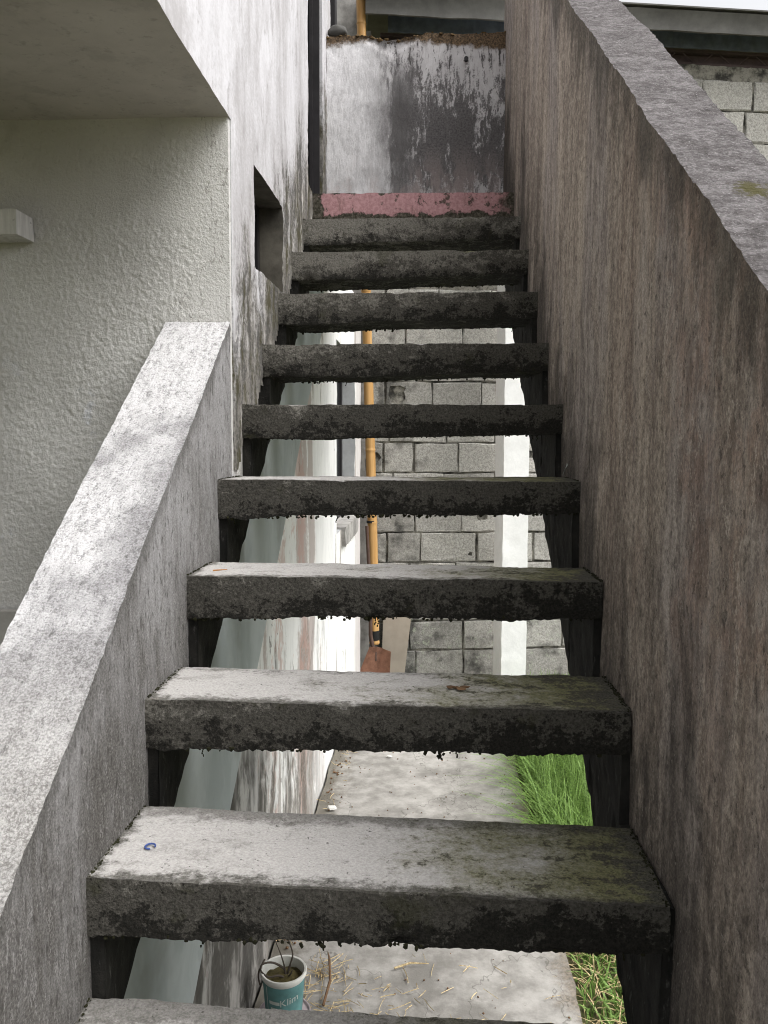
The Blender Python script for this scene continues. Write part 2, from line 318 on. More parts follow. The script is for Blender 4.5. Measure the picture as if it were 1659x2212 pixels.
drip = b.mul(b.step(s2, 0.56, 0.63), b.step(b.add(b.Z, b.mul(b.sub(s1, 0.5), 0.5)), 3.28, 3.52))
c = b.mix(b.mul(b.mul(drip, side), 0.9), c, (0.045, 0.042, 0.042))
pf = b.mul(b.step(b.Z, 3.12, 2.85), b.step(s1, 0.45, 0.6))
c = b.mix(b.mul(pf, 0.45), c, (0.52, 0.43, 0.41))
mb = b.step(b.add(b.add(b.Z, b.mul(b.sub(b.noise(18, 7, 0.7), 0.5), 0.09)), b.mul(b.math('ABSOLUTE', b.lin(x=1, c=-0.27)), 0.10)), 3.552, 3.580)
c = b.mix(mb, c, b.mix(b.step(fine, 0.4, 0.6), (0.055, 0.040, 0.026), (0.17, 0.115, 0.07)))
M['landing_white'] = b.done(c, b.bump(s2, 0.5, 0.006, b.bump(fine, 0.3, 0.003)))

# pink painted front of the landing slab
b = B('pink_riser', 0.88)
n1 = b.noise(15, 7, 0.68); fine = b.noise(80, 7, 0.75)
e = b.mul(b.sub(n1, 0.5), 0.10)
zz = b.math('ABSOLUTE', b.lin(z=1.0, c=-2.692))
rr = b.mul(b.step(b.add(zz, e), 0.047, 0.040), b.mul(b.step(b.add(b.X, e), 0.030, 0.038), b.step(b.add(b.X, b.mul(e, 2.6)), 0.84, 0.77)))
pc = b.mix(b.step(fine, 0.35, 0.65), (0.36, 0.195, 0.205), (0.50, 0.295, 0.305))
pc = b.mix(b.mul(b.step(b.noise(1, 7, 0.7, b.scale(30, 1, 10)), 0.56, 0.66), 0.6), pc, (0.17, 0.10, 0.09))
dc = b.mix(b.step(fine, 0.4, 0.65), (0.030, 0.028, 0.018), (0.13, 0.115, 0.095))
hole = b.step(b.add(b.noise(22, 6, 0.75, b.scale(1, 1, 1, off=(0, 0, 9))), b.lin(x=0.10, c=-0.05)), 0.56, 0.61)
rr = b.mul(rr, b.inv(b.mul(hole, 0.85)))
c = b.mix(rr, dc, pc)
M['pink_riser'] = b.done(c, b.bump(b.add(rr, b.mul(fine, 0.5)), 0.5, 0.006))

# concrete blocks
b = B('block', 0.93)
fine = b.noise(60, 7, 0.75); mid = b.noise(6, 7, 0.68); gr = b.noise(180, 4, 0.6)
c = b.mix(b.step(b.add(b.mul(fine, 0.6), b.mul(gr, 0.4)), 0.40, 0.60), (0.27, 0.26, 0.24), (0.52, 0.505, 0.47))
c = b.hsv(c, b.math('MULTIPLY_ADD', b.rand, 0.35, 0.82))
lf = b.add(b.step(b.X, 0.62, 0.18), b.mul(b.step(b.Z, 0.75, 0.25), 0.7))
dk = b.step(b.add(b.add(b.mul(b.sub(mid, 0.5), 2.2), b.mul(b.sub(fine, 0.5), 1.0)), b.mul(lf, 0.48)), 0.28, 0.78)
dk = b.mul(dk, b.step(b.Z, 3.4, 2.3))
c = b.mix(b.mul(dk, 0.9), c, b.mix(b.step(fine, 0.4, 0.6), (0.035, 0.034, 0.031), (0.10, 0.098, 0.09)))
li = b.mul(b.step(b.noise(20, 8, 0.78, b.scale(1, 1, 1, off=(8, 8, 1))), 0.56, 0.62), b.step(b.Z, 0.75, 0.45))
c = b.mix(b.mul(li, 0.8), c, (0.42, 0.45, 0.36))
M['block'] = b.done(c, b.bump(fine, 0.7, 0.010, b.bump(gr, 0.5, 0.004)))
b = B('mortar', 0.95)
fine = b.noise(50, 7, 0.75); mid = b.noise(7, 6, 0.7)
c = b.mix(b.step(mid, 0.38, 0.6), (0.05, 0.048, 0.043), (0.32, 0.305, 0.265))
c = b.mix(b.mul(b.step(fine, 0.55, 0.65), 0.6), c, (0.05, 0.048, 0.04))
M['mortar'] = b.done(c, b.bump(fine, 1.0, 0.012))

# yard: concrete path, soil
b = B('path_concrete', 0.9)
big = b.noise(2.6, 7, 0.66); fine = b.noise(70, 7, 0.75); mid = b.noise(11, 7, 0.7)
c = b.mix(b.step(b.add(b.mul(big, 0.6), b.mul(mid, 0.4)), 0.38, 0.62), (0.17, 0.162, 0.148), (0.35, 0.337, 0.315))
c = b.mix(b.mul(b.step(fine, 0.58, 0.70), 0.4), c, (0.16, 0.15, 0.13))
edge = b.step(b.add(b.X, b.mul(b.sub(mid, 0.5), 0.25)), 0.14, 0.02)
c = b.mix(b.mul(edge, 0.75), c, (0.10, 0.088, 0.065))
c = b.mix(b.mul(b.step(b.noise(30, 6, 0.8), 0.66, 0.70), 0.7), c, (0.07, 0.06, 0.045))
e2 = b.step(b.add(b.X, b.mul(b.sub(b.noise(9, 6, 0.75), 0.5), 0.30)), 0.90, 0.985)
c = b.mix(b.mul(e2, 0.7), c, b.mix(b.step(fine, .4, .6), (0.07, 0.052, 0.033), (0.20, 0.16, 0.115)))
ck = b.math('ABSOLUTE', b.sub(b.noise(2.2, 5, 0.6, b.scale(1, 0.6, 1, off=(1.3, 4.1, 0))), 0.5))
c = b.mix(b.mul(b.step(ck, 0.004, 0.001), 0.5), c, (0.07, 0.065, 0.055))
M['path_concrete'] = b.done(c, b.bump(fine, 0.4, 0.005))
b = B('soil', 0.97)
n1 = b.noise(22, 8, 0.75); n2 = b.noise(3, 5, 0.6)
c = b.mix(b.step(n1, 0.35, 0.65), (0.05, 0.042, 0.022), (0.16, 0.135, 0.075))
c = b.mix(b.step(n2, 0.45, 0.6), c, (0.065, 0.09, 0.022))
M['soil'] = b.done(c, b.bump(n1, 0.9, 0.03))
def leafmat(name, c0, c1, tr=0.35):
    b = B(name, 0.5); c = b.mix(b.step(b.noise(45, 3, 0.6, b.scale(1, 1, 0.15)), 0.36, 0.62), c0, c1); f = b.step(b.noise(140, 2, 0.5), 0.35, 0.65)
    c = b.mix(f, c, tuple(x*1.35 for x in c1)); b.done(c)
    t = b.n('ShaderNodeBsdfTranslucent'); b.put(t.inputs[0], c); mx = b.n('ShaderNodeMixShader'); mx.inputs[0].default_value = tr
    b.t.links.new(b.p.outputs[0], mx.inputs[1]); b.t.links.new(t.outputs[0], mx.inputs[2]); b.t.links.new(mx.outputs[0], b.out.inputs[0]); M[name] = b.m
leafmat('grass', (0.050, 0.105, 0.020), (0.17, 0.27, 0.070))
leafmat('straw', (0.24, 0.165, 0.075), (0.44, 0.35, 0.20), 0.1)
flat('moss', (0.018, 0.018, 0.008), 1.0, 0.5, 60, 0.5)
flat('brown_moss', (0.10, 0.065, 0.03), 1.0, 0.5, 60, 0.5)
flat('post_white', (0.82, 0.82, 0.81), 0.6, 0.06, 40, 0.35)
flat('dark_frame', (0.028, 0.026, 0.028), 0.45, 0.3, 20, 0.05)
flat('brown_frame', (0.055, 0.048, 0.046), 0.5, 0.2, 20, 0.05)
flat('glass_dark', (0.03, 0.033, 0.035), 0.15, 0.2, 5, 0.0)
flat('reveal_grey', (0.42, 0.43, 0.44), 0.85, 0.12, 25, 0.2)
flat('reveal_dark', (0.085, 0.078, 0.064), 0.9, 0.55, 22, 0.5)
flat('pipe_white', (0.70, 0.70, 0.70), 0.5, 0.1, 20, 0.05)
b = B('batten', 0.7); n1 = b.noise(30, 5, 0.7, b.obj); n2 = b.noise(1, 4, 0.6, b.scale(60, 60, 9, b.obj))
c = b.mix(b.step(n2, 0.35, 0.65), (0.50, 0.49, 0.475), (0.64, 0.63, 0.61)); c = b.mix(b.mul(b.step(n1, 0.64, 0.69), 0.85), c, (0.06, 0.055, 0.05)); M['batten'] = b.done(c, b.bump(n1, 0.3, 0.003))
flat('plinth', (0.30, 0.29, 0.27), 0.9, 0.2, 25, 0.3)
flat('galvanised', (0.12, 0.14, 0.17), 0.6, 0.35, 14, 0.15, 0.0)
flat('roof_fascia', (0.125, 0.122, 0.115), 0.85, 0.25, 12, 0.4)
flat('steel_brown', (0.085, 0.062, 0.06), 0.8, 0.3, 20, 0.2)
flat('pillar_grey', (0.30, 0.29, 0.275), 0.92, 0.5, 14, 0.5)
flat('river_stone', (0.075, 0.073, 0.068), 0.8, 0.2, 40, 0.2)
flat('board_beige', (0.36, 0.315, 0.26), 0.85, 0.14, 9, 0.1)
flat('rust', (0.19, 0.095, 0.062), 0.85, 0.5, 22, 0.4)
flat('rust_dark', (0.10, 0.062, 0.048), 0.85, 0.4, 22, 0.4)
flat('black_tape', (0.02, 0.02, 0.02), 0.6, 0.2)
flat('tub_white', (0.62, 0.62, 0.58), 0.5, 0.12, 30, 0.1)
flat('tub_teal', (0.11, 0.245, 0.245), 0.5, 0.35, 18, 0.05)
flat('print_white', (0.48, 0.53, 0.50), 0.5, 0.15)
flat('saucer_pink', (0.50, 0.42, 0.44), 0.6, 0.2, 25, 0.1)
flat('potting_soil', (0.075, 0.062, 0.025), 1.0, 0.6, 90, 0.9)
flat('dead_stem', (0.075, 0.062, 0.05), 0.9, 0.4, 50, 0.4)
flat('leaf_brown', (0.13, 0.075, 0.04), 0.8, 0.4, 60, 0.2)
flat('orange_twig', (0.42, 0.20, 0.07), 0.7, 0.2)
flat('blue_ink', (0.05, 0.09, 0.28), 0.7, 0.2)
flat('chip_white', (0.60, 0.59, 0.56), 0.7, 0.15)
b = B('bamboo', 0.45); n1 = b.noise(1, 5, 0.6, b.scale(30, 30, 1.2)); n2 = b.noise(14, 6, 0.7)
c = b.mix(b.step(n1, 0.35, 0.65), (0.46, 0.25, 0.085), (0.62, 0.38, 0.16)); c = b.mix(b.mul(b.step(n2, 0.66, 0.72), 0.7), c, (0.14, 0.08, 0.04)); M['bamboo'] = b.done(c)

# ------------------------------------------------------------------ mesh helpers
V = Vector
def nv(p, f): return noise.noise_vector(p*f)
def rough(a1=0.003, f1=14, a2=0.0015, f2=70):
    return lambda p: p + nv(p, f1)*a1 + nv(p, f2)*a2
def span(a, b_, step, extra=()):
    n = max(1, round((b_-a)/step)); r = [a+(b_-a)*i/n for i in range(n+1)]
    for e in extra:
        if a < e < b_:
            k = min(range(len(r)), key=lambda i: abs(r[i]-e))
            if 0 < k < len(r)-1: r[k] = e
    return r
def slab(us, vs, ws, f, mask=None, disp=None, matfn=None):
    """solid sheet over a (u,v) lattice extruded along w; mask(u,v) leaves openings"""
    nu, nv_, nw = len(us)-1, len(vs)-1, len(ws)-1
    inc = [[(mask is None or mask(0.5*(us[i]+us[i+1]), 0.5*(vs[j]+vs[j+1]))) for j in range(nv_)] for i in range(nu)]
    ids, vl, fl = {}, [], []
    def v(i, j, k):
        key = (i, j, k)
        if key not in ids:
            p = V(f(us[i], vs[j], ws[k])); ids[key] = len(vl); vl.append(disp(p) if disp else p)
        return ids[key]
    def I(i, j): return 0 <= i < nu and 0 <= j < nv_ and inc[i][j]
    for i in range(nu):
        for j in range(nv_):
            if not inc[i][j]: continue
            fl.append((v(i, j, 0), v(i+1, j, 0), v(i+1, j+1, 0), v(i, j+1, 0)))
            fl.append((v(i, j, nw), v(i, j+1, nw), v(i+1, j+1, nw), v(i+1, j, nw)))
            for k in range(nw):
                if not I(i-1, j): fl.append((v(i, j, k), v(i, j+1, k), v(i, j+1, k+1), v(i, j, k+1)))
                if not I(i+1, j): fl.append((v(i+1, j, k), v(i+1, j, k+1), v(i+1, j+1, k+1), v(i+1, j+1, k)))
                if not I(i, j-1): fl.append((v(i, j, k), v(i, j, k+1), v(i+1, j, k+1), v(i+1, j, k)))
                if not I(i, j+1): fl.append((v(i, j+1, k), v(i+1, j+1, k), v(i+1, j+1, k+1), v(i, j+1, k+1)))
    return vl, fl
def make(name, vl, fl, mats, parent=None, loc=None, smooth=True, matfn=None, angle=45, origin=None):
    """one mesh object; vl in world coordinates unless loc is None and parent sits at the origin"""
    base = V((0, 0, 0))
    if parent is not None: base = V(parent['_at'])
    if loc is not None: base = V(loc)
    pbase = base
    if origin is not None: base = V(origin)
    me = bpy.data.meshes.new(name)
    me.from_pydata([tuple(V(p)-base) for p in vl], [], fl)
    bm = bmesh.new(); bm.from_mesh(me); bmesh.ops.recalc_face_normals(bm, faces=bm.faces)
    for m_ in (mats if isinstance(mats, (list, tuple)) else [mats]): me.materials.append(M[m_])
    if matfn:
        for fc in bm.faces: fc.material_index = matfn(fc.calc_center_median()+base, fc.normal)
    bm.to_mesh(me); bm.free()
    if smooth:
        me.shade_smooth(); me.set_sharp_from_angle(angle=R(angle))
    o = bpy.data.objects.new(name, me); COL.objects.link(o)
    if parent is not None: o.parent = parent
    if loc is not None and parent is None: o.location = base
    if origin is not None: o.location = base-pbase
    return o
def thing(name, loc, label, cat, group=None):
    o = bpy.data.objects.new(name, None); COL.objects.link(o); o.location = loc; o.empty_display_size = 0.1
    o['_at'] = tuple(loc); o['label'] = label; o['category'] = cat
    if group: o['group'] = group
    return o
def tag(o, label, cat, group=None):
    o['label'] = label; o['category'] = cat
    if group: o['group'] = group
    return o
def box(x0, x1, y0, y1, z0, z1, s=None, disp=None):
    s = s or 10
    return slab(span(x0, x1, s), span(y0, y1, s), span(z0, z1, s), lambda u, v_, w: (u, v_, w), None, disp)
def tube(pts, rad, sides=8, cap=True):
    pts = [V(p) for p in pts]; n = len(pts); rad = rad if hasattr(rad, '__len__') else [rad]*n
    vl, fl = [], []
    ref = V((0.31, 0.2, 0.93)).normalized()
    for i, p in enumerate(pts):
        t = (pts[min(i+1, n-1)]-pts[max(i-1, 0)]).normalized()
        if abs(t.dot(ref)) > 0.97: ref = V((1, 0.1, 0)).normalized()
        a = t.cross(ref).normalized(); c_ = t.cross(a)
        for k in range(sides):
            th = 2*math.pi*k/sides; vl.append(p+(a*math.cos(th)+c_*math.sin(th))*rad[i])
    for i in range(n-1):
        for k in range(sides):
            k2 = (k+1) % sides; fl.append((i*sides+k, i*sides+k2, (i+1)*sides+k2, (i+1)*sides+k))
    if cap: fl.append(tuple(range(sides))[::-1]); fl.append(tuple((n-1)*sides+k for k in range(sides)))
    return vl, fl
def lathe(c_, prof, seg=32, wob=None):
    vl, fl = [], []
    for r_, z_ in prof:
        for k in range(seg):
            th = 2*math.pi*k/seg; vl.append(V((c_[0]+r_*math.cos(th), c_[1]+r_*math.sin(th), c_[2]+z_)))
    for i in range(len(prof)-1):
        for k in range(seg):
            k2 = (k+1) % seg; fl.append((i*seg+k, i*seg+k2, (i+1)*seg+k2, (i+1)*seg+k))
    return vl, fl
def join(*ms):
    vl, fl = [], []
    for a, f in ms:
        o = len(vl); vl += list(a); fl += [tuple(i+o for i in q) for q in f]
    return vl, fl
ICO = None
def blob(c_, rx, ry, rz, seed=0, jit=0.35):
    global ICO
    if ICO is None:
        bm = bmesh.new(); bmesh.ops.create_icosphere(bm, subdivisions=1, radius=1)
        ICO = ([v.co.copy() for v in bm.verts], [tuple(v.index for v in f.verts) for f in bm.faces]); bm.free()
    vl = []
    for i, v in enumerate(ICO[0]):
        k = 1+random.uniform(-jit, jit); vl.append(V((c_[0]+v.x*rx*k, c_[1]+v.y*ry*k, c_[2]+v.z*rz*k)))
    return vl, ICO[1]

# ------------------------------------------------------------------ setting: ground, path
def flat_sheet(name, us, vs, zf, mat):
    vl = [V((u, v, zf(u, v))) for u in us for v in vs]; n = len(vs)
    fl = [(i*n+j, (i+1)*n+j, (i+1)*n+j+1, i*n+j+1) for i in range(len(us)-1) for j in range(n-1)]
    o = make(name, vl, fl, mat); o['kind'] = 'structure'; return o
xs = [-600, -60, -12, -4] + span(-1, 5, 0.12) + [12, 60, 600]; ys = [-600, -60, -12, -3] + span(0, 8, 0.12) + [14, 60, 900]
flat_sheet('ground', xs, ys, lambda x, y: (-0.06 if y < 4.75 else -0.24) + (0.018*noise.noise(V((x*3, y*3, 0))) if -1 <= x <= 5 and 0 <= y <= 8 else 0), 'soil')
pdisp = rough(0.006, 6, 0.002, 45)
def path_map(u, v, w): return (u + (0.018*noise.noise(V((v*2.3, 1.0, 0))) + 0.012*noise.noise(V((v*11, 5, 0))) if u > 0.9 else 0), v, w)
vl, fl = slab(span(0.0, 0.975, 0.03), span(-1.2, 4.80, 0.03), [0.0, -0.03, -0.30], path_map, None, pdisp)
o = make('path', vl, fl, 'path_concrete'); o['kind'] = 'structure'

# ------------------------------------------------------------------ stair geometry
NZ = {-3: (0.097, 0.279, 0.275), -2: (0.365, 0.469, 0.463), -1: (0.633, 0.659, 0.652), 0: (0.902, 0.849, 0.838)}
yy = [1.169, 1.434, 1.699, 1.965, 2.233, 2.503, 2.774, 3.043, 3.315]
zl = [-0.661, -0.470, -0.287, -0.099, 0.092, 0.283, 0.480, 0.673, 0.859]
zr = [-0.673, -0.473, -0.289, -0.096, 0.094, 0.286, 0.482, 0.676, 0.863]
for i in range(9): NZ[i+1] = (yy[i], zl[i]+H, zr[i]+H)
def nose_z(y): return 1.039 + 0.709*(y-1.169)                 # nosing line
def xr(y): return 0.875 - 0.012*(y-1.0)                        # right parapet's inner face
stair = thing('staircase', (0.43, 0.097, 0.0), 'open-riser concrete staircase with black algae-stained treads climbing to the landing', 'staircase')
DEPTH = {0: 0.265, 1: 0.246, 2: 0.215, 3: 0.195}
for i, (y0, a, c_) in sorted(NZ.items()):
    dep = DEPTH.get(i, 0.225); th0, th1 = 0.090, 0.074
    if i >= 6: th0, th1 = 0.098, 0.080
    st = 0.0065 if 0 <= i <= 3 else 0.009
    rs = random.Random(i+50); ph = rs.uniform(0, 50)
    def fm(u, v, w, y0=y0, a=a, c_=c_, dep=dep, th0=th0, th1=th1, ph=ph):
        t = u/0.866; top = a + (c_-a)*t; th = th0 + (th1-th0)*t
        # nose edge slightly worn, underside sagging
        return (u, y0 + v*dep + 0.004*noise.noise(V((u*6, ph, 0))), top - w*th*(1+0.10*noise.noise(V((u*5, ph, 3)))))
    vl, fl = slab(span(-0.004, 0.866, st), span(0, 1, st/dep), span(0, 1, st/0.085), fm, None, None)
    bites = [(rs.uniform(0.03, 0.84), rs.uniform(0.008, 0.022), rs.choice((0, 1, 1))) for _ in range(rs.choice((2, 3, 4)))]
    out = []
    for p in vl:
        p = V(p); q = p + V((ph, 0, 0))
        k = nv(q, 9)*0.0022 + nv(q, 55)*0.0013 + nv(q, 140)*0.0011
        ez = (NZ[i][1] - p.z)                                # depth under the top
        if ez > 0.055: k += nv(q, 60)*0.002 + V((0, 0, -abs(noise.noise(q*110))*0.007*(1 if ez > 0.07 else 0.3)))
        if ez < 0.02 and p.y < y0+0.02:                      # chipped nosing
            ch = max(0, noise.noise(q*30)-0.25)*0.009; k += V((0, ch, -ch))
        for bu, br_, low in bites:
            bc = V((bu, y0-0.004, a-(th0-0.002 if low else -0.004))); dd = V(((p.x-bc.x)*0.55, p.y-bc.y, p.z-bc.z))
            if dd.length < br_: k += V((0, 0.6, 0.5 if low else -0.5))*(br_-dd.length)*0.8
        out.append(p+k)
    t = make('tread', out, fl, ['tread_top', 'tread_front'], stair, matfn=lambda c, n, y0=y0, a=a, c_=c_: 0 if n.z > 0.5 and c.y > y0+0.004 and c.z > min(a, c_)-0.012 else 1, angle=38, origin=(0, y0, a))
    if i < 0: continue
    # crumbling moss along the lower front edge and the left joint
    parts = []
    nb_ = 300 if i <= 4 else 200
    for k in range(nb_):
        u = rs.uniform(0.0, 0.862); tt = u/0.866
        if noise.noise(V((u*14, ph, 7))) + 0.5*noise.noise(V((u*40, ph, 2))) < 0.02 and rs.random() < 0.85: continue
        th = th0+(th1-th0)*tt; s_ = rs.uniform(0.0012, 0.0034)
        zb = a+(c_-a)*tt - th - 0.002
        yb = y0 + (rs.uniform(0.0, 0.02) if i <= 4 else dep - rs.uniform(0, 0.03))
        parts.append(blob((u, yb, zb+rs.uniform(-0.003, 0.004)), s_*1.3, s_, s_*rs.uniform(0.8, 1.9)))
    for k in range(rs.choice((1, 2, 4))):
        u = rs.uniform(0.03, 0.84); tt = u/0.866; zb = a+(c_-a)*tt-(th0+(th1-th0)*tt); yb = y0+(0.012 if i <= 4 else dep-0.012); L = rs.uniform(0.006, 0.02)
        for q in range(5): parts.append(blob((u+rs.uniform(-0.002, 0.002), yb, zb-L*q/4), 0.0016, 0.0016, 0.0028))
    for k in range(160):
        v = rs.uniform(0.0, dep); sdx = rs.choice((0.0, 0.862)); s_ = rs.uniform(0.0008, 0.0026)
        parts.append(blob((sdx+rs.uniform(-0.003, 0.006), y0+v, (a if sdx < .4 else c_)+0.001), s_, s_*1.4, s_*0.7))
    if i == 2:
        for q in range(14): parts.append(blob((0.535+rs.uniform(-0.005, 0.005), y0+0.012, a-0.078-q*0.0017), 0.003, 0.003, 0.003))
    o = make('moss', *join(*parts), 'moss', t if False else stair); o['kind'] = 'stuff'

# landing slab with its painted front
vl, fl = slab(span(-0.004, 0.865, 0.012), span(3.585, 4.06, 0.02), span(2.735, 2.630, 0.012), lambda u, v, w: (u, v, w - 0.006*u), None, rough(0.004, 18, 0.002, 60))
make('landing_slab', vl, fl, ['pink_riser', 'tread_top'], stair, matfn=lambda c, n: 1 if n.z > 0.6 else 0)
# soaked stringers under the treads
def saw(y):
    z = 0.0
    for i, (y0, a, c_) in sorted(NZ.items()):
        if y >= y0+0.010: z = a-0.02
    return z if y < 3.60 else 2.70
us = []
ns = [NZ[i][0] for i in sorted(NZ)] + [3.585]
for k, n0 in enumerate(ns):
    n1 = ns[k+1] if k+1 < len(ns) else 4.05
    us += [n0+0.0085, n0+0.0115] + span(n0+0.02, n1-0.01, 0.022)
us = sorted(us)
def string_map(x0f, zb):
    def f(u, v, w):
        lo = max(0.0, zb(u)); hi = max(lo+0.01, saw(u)); return (x0f(u, w), u, lo+(hi-lo)*v)
    return f
rb = lambda y: 1.483+0.70*(y-2.467)
lb = lambda y: 1.469+0.72*(y-2.2)
vl, fl = slab(us, span(0, 1, 0.06), [0, 0.5, 1], string_map(lambda y, w: xr(y)-0.015+w*0.035, rb), None, rough(0.004, 30, 0.003, 90))
make('stringer', vl, fl, 'stringer', stair)
vl, fl = slab(us, span(0, 1, 0.08), [0, 0.5, 1], string_map(lambda y, w: 0.020-w*0.06, lb), None, rough(0.004, 30, 0.003, 90))
make('stringer', vl, fl, 'stringer', stair)

# ------------------------------------------------------------------ right parapet
rt_ = lambda y: 2.851 + 0.722*(y-2.307)
par_r = thing('parapet_wall', (0.94, 1.9, 0.0), 'tall brown rain-streaked stair parapet on the right with a rough grey sloping top', 'parapet')
def pr_map(u, v, w):
    lo = max(0.02, rb(u)); hi = max(lo+0.05, rt_(u)); return (xr(u)+w*0.128, u, lo+(hi-lo)*v)
def pr_disp(p):
    q = p + nv(p, 4)*0.004 + nv(p, 45)*0.0010
    e = rt_(p.y)-p.z
    if e < 0.05: q += nv(p, 45)*0.0012 + nv(p, 110)*0.0022
    return q
vv = span(0, 0.97, 0.014) + [0.978, 0.985, 0.992, 1.0]
vl, fl = slab(span(-0.4, 4.16, 0.010), vv, span(0, 1, 0.10), pr_map, None, pr_disp)
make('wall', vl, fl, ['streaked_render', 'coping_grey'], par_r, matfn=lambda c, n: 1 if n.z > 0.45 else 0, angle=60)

# ------------------------------------------------------------------ left parapet
lt_ = lambda y: 1.962 + 0.73*(y-2.071)
par_l = thing('low_parapet', (-0.09, 1.2, 0.0), 'low white-topped sloping stair parapet on the left running up to the stucco wall', 'parapet')
def pl_map(u, v, w):
    lo = max(0.02, lb(u)+0.004); hi = max(lo+0.05, lt_(u)); return (-w*0.172, u, lo+(hi-lo)*v)
def pl_disp(p):
    q = p + nv(p, 4)*0.004 + nv(p, 45)*0.0010
    e = lt_(p.y)-p.z
    if e < 0.03: q += nv(p, 55)*0.0008 + nv(p, 130)*0.0018
    return q
vv = span(0, 0.94, 0.022) + [0.955, 0.97, 0.985, 1.0]
vl, fl = slab(span(-0.4, 2.118, 0.010), vv, span(0, 1, 0.055), pl_map, None, pl_disp)
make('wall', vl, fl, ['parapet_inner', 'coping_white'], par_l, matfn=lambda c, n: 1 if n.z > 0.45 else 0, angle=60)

# ------------------------------------------------------------------ house
house = thing('house', (-1.5, 2.12, 0.0), 'weathered white plastered house on the left with overhanging upper floor and stair-side wall', 'house')
# stair-side upper wall: window by the treads, door at the landing, overhang towards the viewer
WIN = (2.41, 2.865, 2.195, 2.480); DOOR = (3.455, 3.900, 2.735, 4.75)
ysx = span(0.7, 4.2, 0.02, (2.136, WIN[0], WIN[1], DOOR[0], DOOR[1])); zsx = span(1.4, 5.2, 0.02, (2.5, WIN[2], WIN[3], DOOR[2], DOOR[3]))
def um(y, z):
    if y < 2.136: return z > 2.5
    if z < min(nose_z(y)-0.12, 2.66): return False
    if WIN[0] < y < WIN[1] and WIN[2] < z < WIN[3]: return False
    if DOOR[0] < y < DOOR[1] and DOOR[2] < z < DOOR[3]: return False
    return True
def um_disp(p):
    e = nose_z(p.y)+0.30-p.z
    return p + nv(p, 7)*0.003 + nv(p, 45)*(0.0012 + (0.004 if e > 0 and p.x > -0.05 else 0))
def um_mat(c, n):
    if WIN[0]-0.02 < c.y < WIN[1]+0.02 and WIN[2]-0.02 < c.z < WIN[3]+0.02 and c.x < -0.006: return 1
    if DOOR[0]-0.02 < c.y < DOOR[1]+0.02 and c.x < -0.02 and c.z < 4.8 and c.z > 2.7: return 2
    return 3 if n.z < -0.7 and c.y < 2.14 and c.z < 2.56 else 0
vl, fl = slab(ysx, zsx, [0, -0.03, -0.075, -0.20], lambda u, v, w: (w, u, v), um, um_disp)
make('side_wall', vl, fl, ['house_white', 'reveal_dark', 'brown_frame', 'soffit'], house, matfn=um_mat, angle=50)
def part(name, parent, mat, *m): return make(name, *join(*m), mat, parent)
# small window beside the treads
w_ = part('window', house, 'dark_frame', box(-0.105, -0.080, WIN[0], WIN[0]+0.03, WIN[2], WIN[3]), box(-0.105, -0.080, WIN[1]-0.035, WIN[1], WIN[2], WIN[3]), box(-0.105, -0.081, WIN[0], WIN[1], WIN[3]-0.03, WIN[3]), box(-0.105, -0.081, WIN[0], WIN[1], WIN[2], WIN[2]+0.03), box(-0.104, -0.083, 2.70, 2.725, WIN[2], WIN[3]))
w_['_at'] = tuple(house['_at'])
def sub(name, parent, mat, *m):
    vl, fl = join(*m); o = make(name, vl, fl, mat, None, loc=house['_at']); o.location = (0, 0, 0); o.parent = parent; return o
sub('pane', w_, 'glass_dark', box(-0.098, -0.092, WIN[0]+0.02, WIN[1]-0.02, WIN[2]+0.02, WIN[3]-0.02))
# dark door at the landing
d_ = part('door', house, 'brown_frame', box(-0.150, -0.110, DOOR[0]+0.01, DOOR[1]-0.05, DOOR[2]+0.01, DOOR[3]-0.05))
sub('door_frame', d_, 'dark_frame', box(-0.16, -0.012, DOOR[1]-0.022, DOOR[1]-0.004, DOOR[2], DOOR[3]-0.004), box(-0.16, -0.07, DOOR[1]-0.050, DOOR[1]-0.023, DOOR[2], DOOR[3]-0.01), box(-0.055, -0.040, DOOR[1]-0.034, DOOR[1]-0.023, DOOR[2], DOOR[3]-0.01), box(-0.16, -0.03, DOOR[0]+0.004, DOOR[0]+0.03, DOOR[2], DOOR[3]-0.004))
# lower wall behind the stair
LW = (4.545, 5.64, 1.175, 2.24)
yl = span(-0.3, 6.09, 0.03, (LW[0], LW[1])); zl_ = span(-0.3, 2.69, 0.03, (LW[2], LW[3]))
def lm(y, z):
    if z > min(2.66, max(0.04, nose_z(y)-0.19)): return False
    return not (LW[0] < y < LW[1] and LW[2] < z < LW[3])
vl, fl = slab(yl, zl_, [-0.010, -0.05, -0.09, -0.22], lambda u, v, w: (w, u, v), lm, rough(0.004, 6, 0.0018, 45))
make('lower_wall', vl, fl, ['lower_wall', 'reveal_grey'], house, matfn=lambda c, n: 1 if (LW[0]-.02 < c.y < LW[1]+.02 and LW[2]-.02 < c.z < LW[3]+.02 and c.x < -0.02) else 0)
w_ = part('window', house, 'dark_frame', box(-0.13, -0.095, LW[0], LW[0]+0.05, LW[2], LW[3]), box(-0.13, -0.095, LW[1]-0.05, LW[1], LW[2], LW[3]), box(-0.13, -0.096, LW[0], LW[1], LW[3]-0.05, LW[3]), box(-0.13, -0.096, LW[0], LW[1], LW[2], LW[2]+0.05), box(-0.125, -0.098, 5.07, 5.11, LW[2], LW[3]))
sub('pane', w_, 'glass_dark', box(-0.118, -0.110, LW[0]+0.03, LW[1]-0.03, LW[2]+0.03, LW[3]-0.03))
part('window_sill', house, 'pillar_grey', box(-0.09, 0.015, LW[0]+0.25, LW[1]-0.005, LW[2]-0.10, LW[2]+0.012, 0.03, rough(0.005, 22, 0.003, 70)))
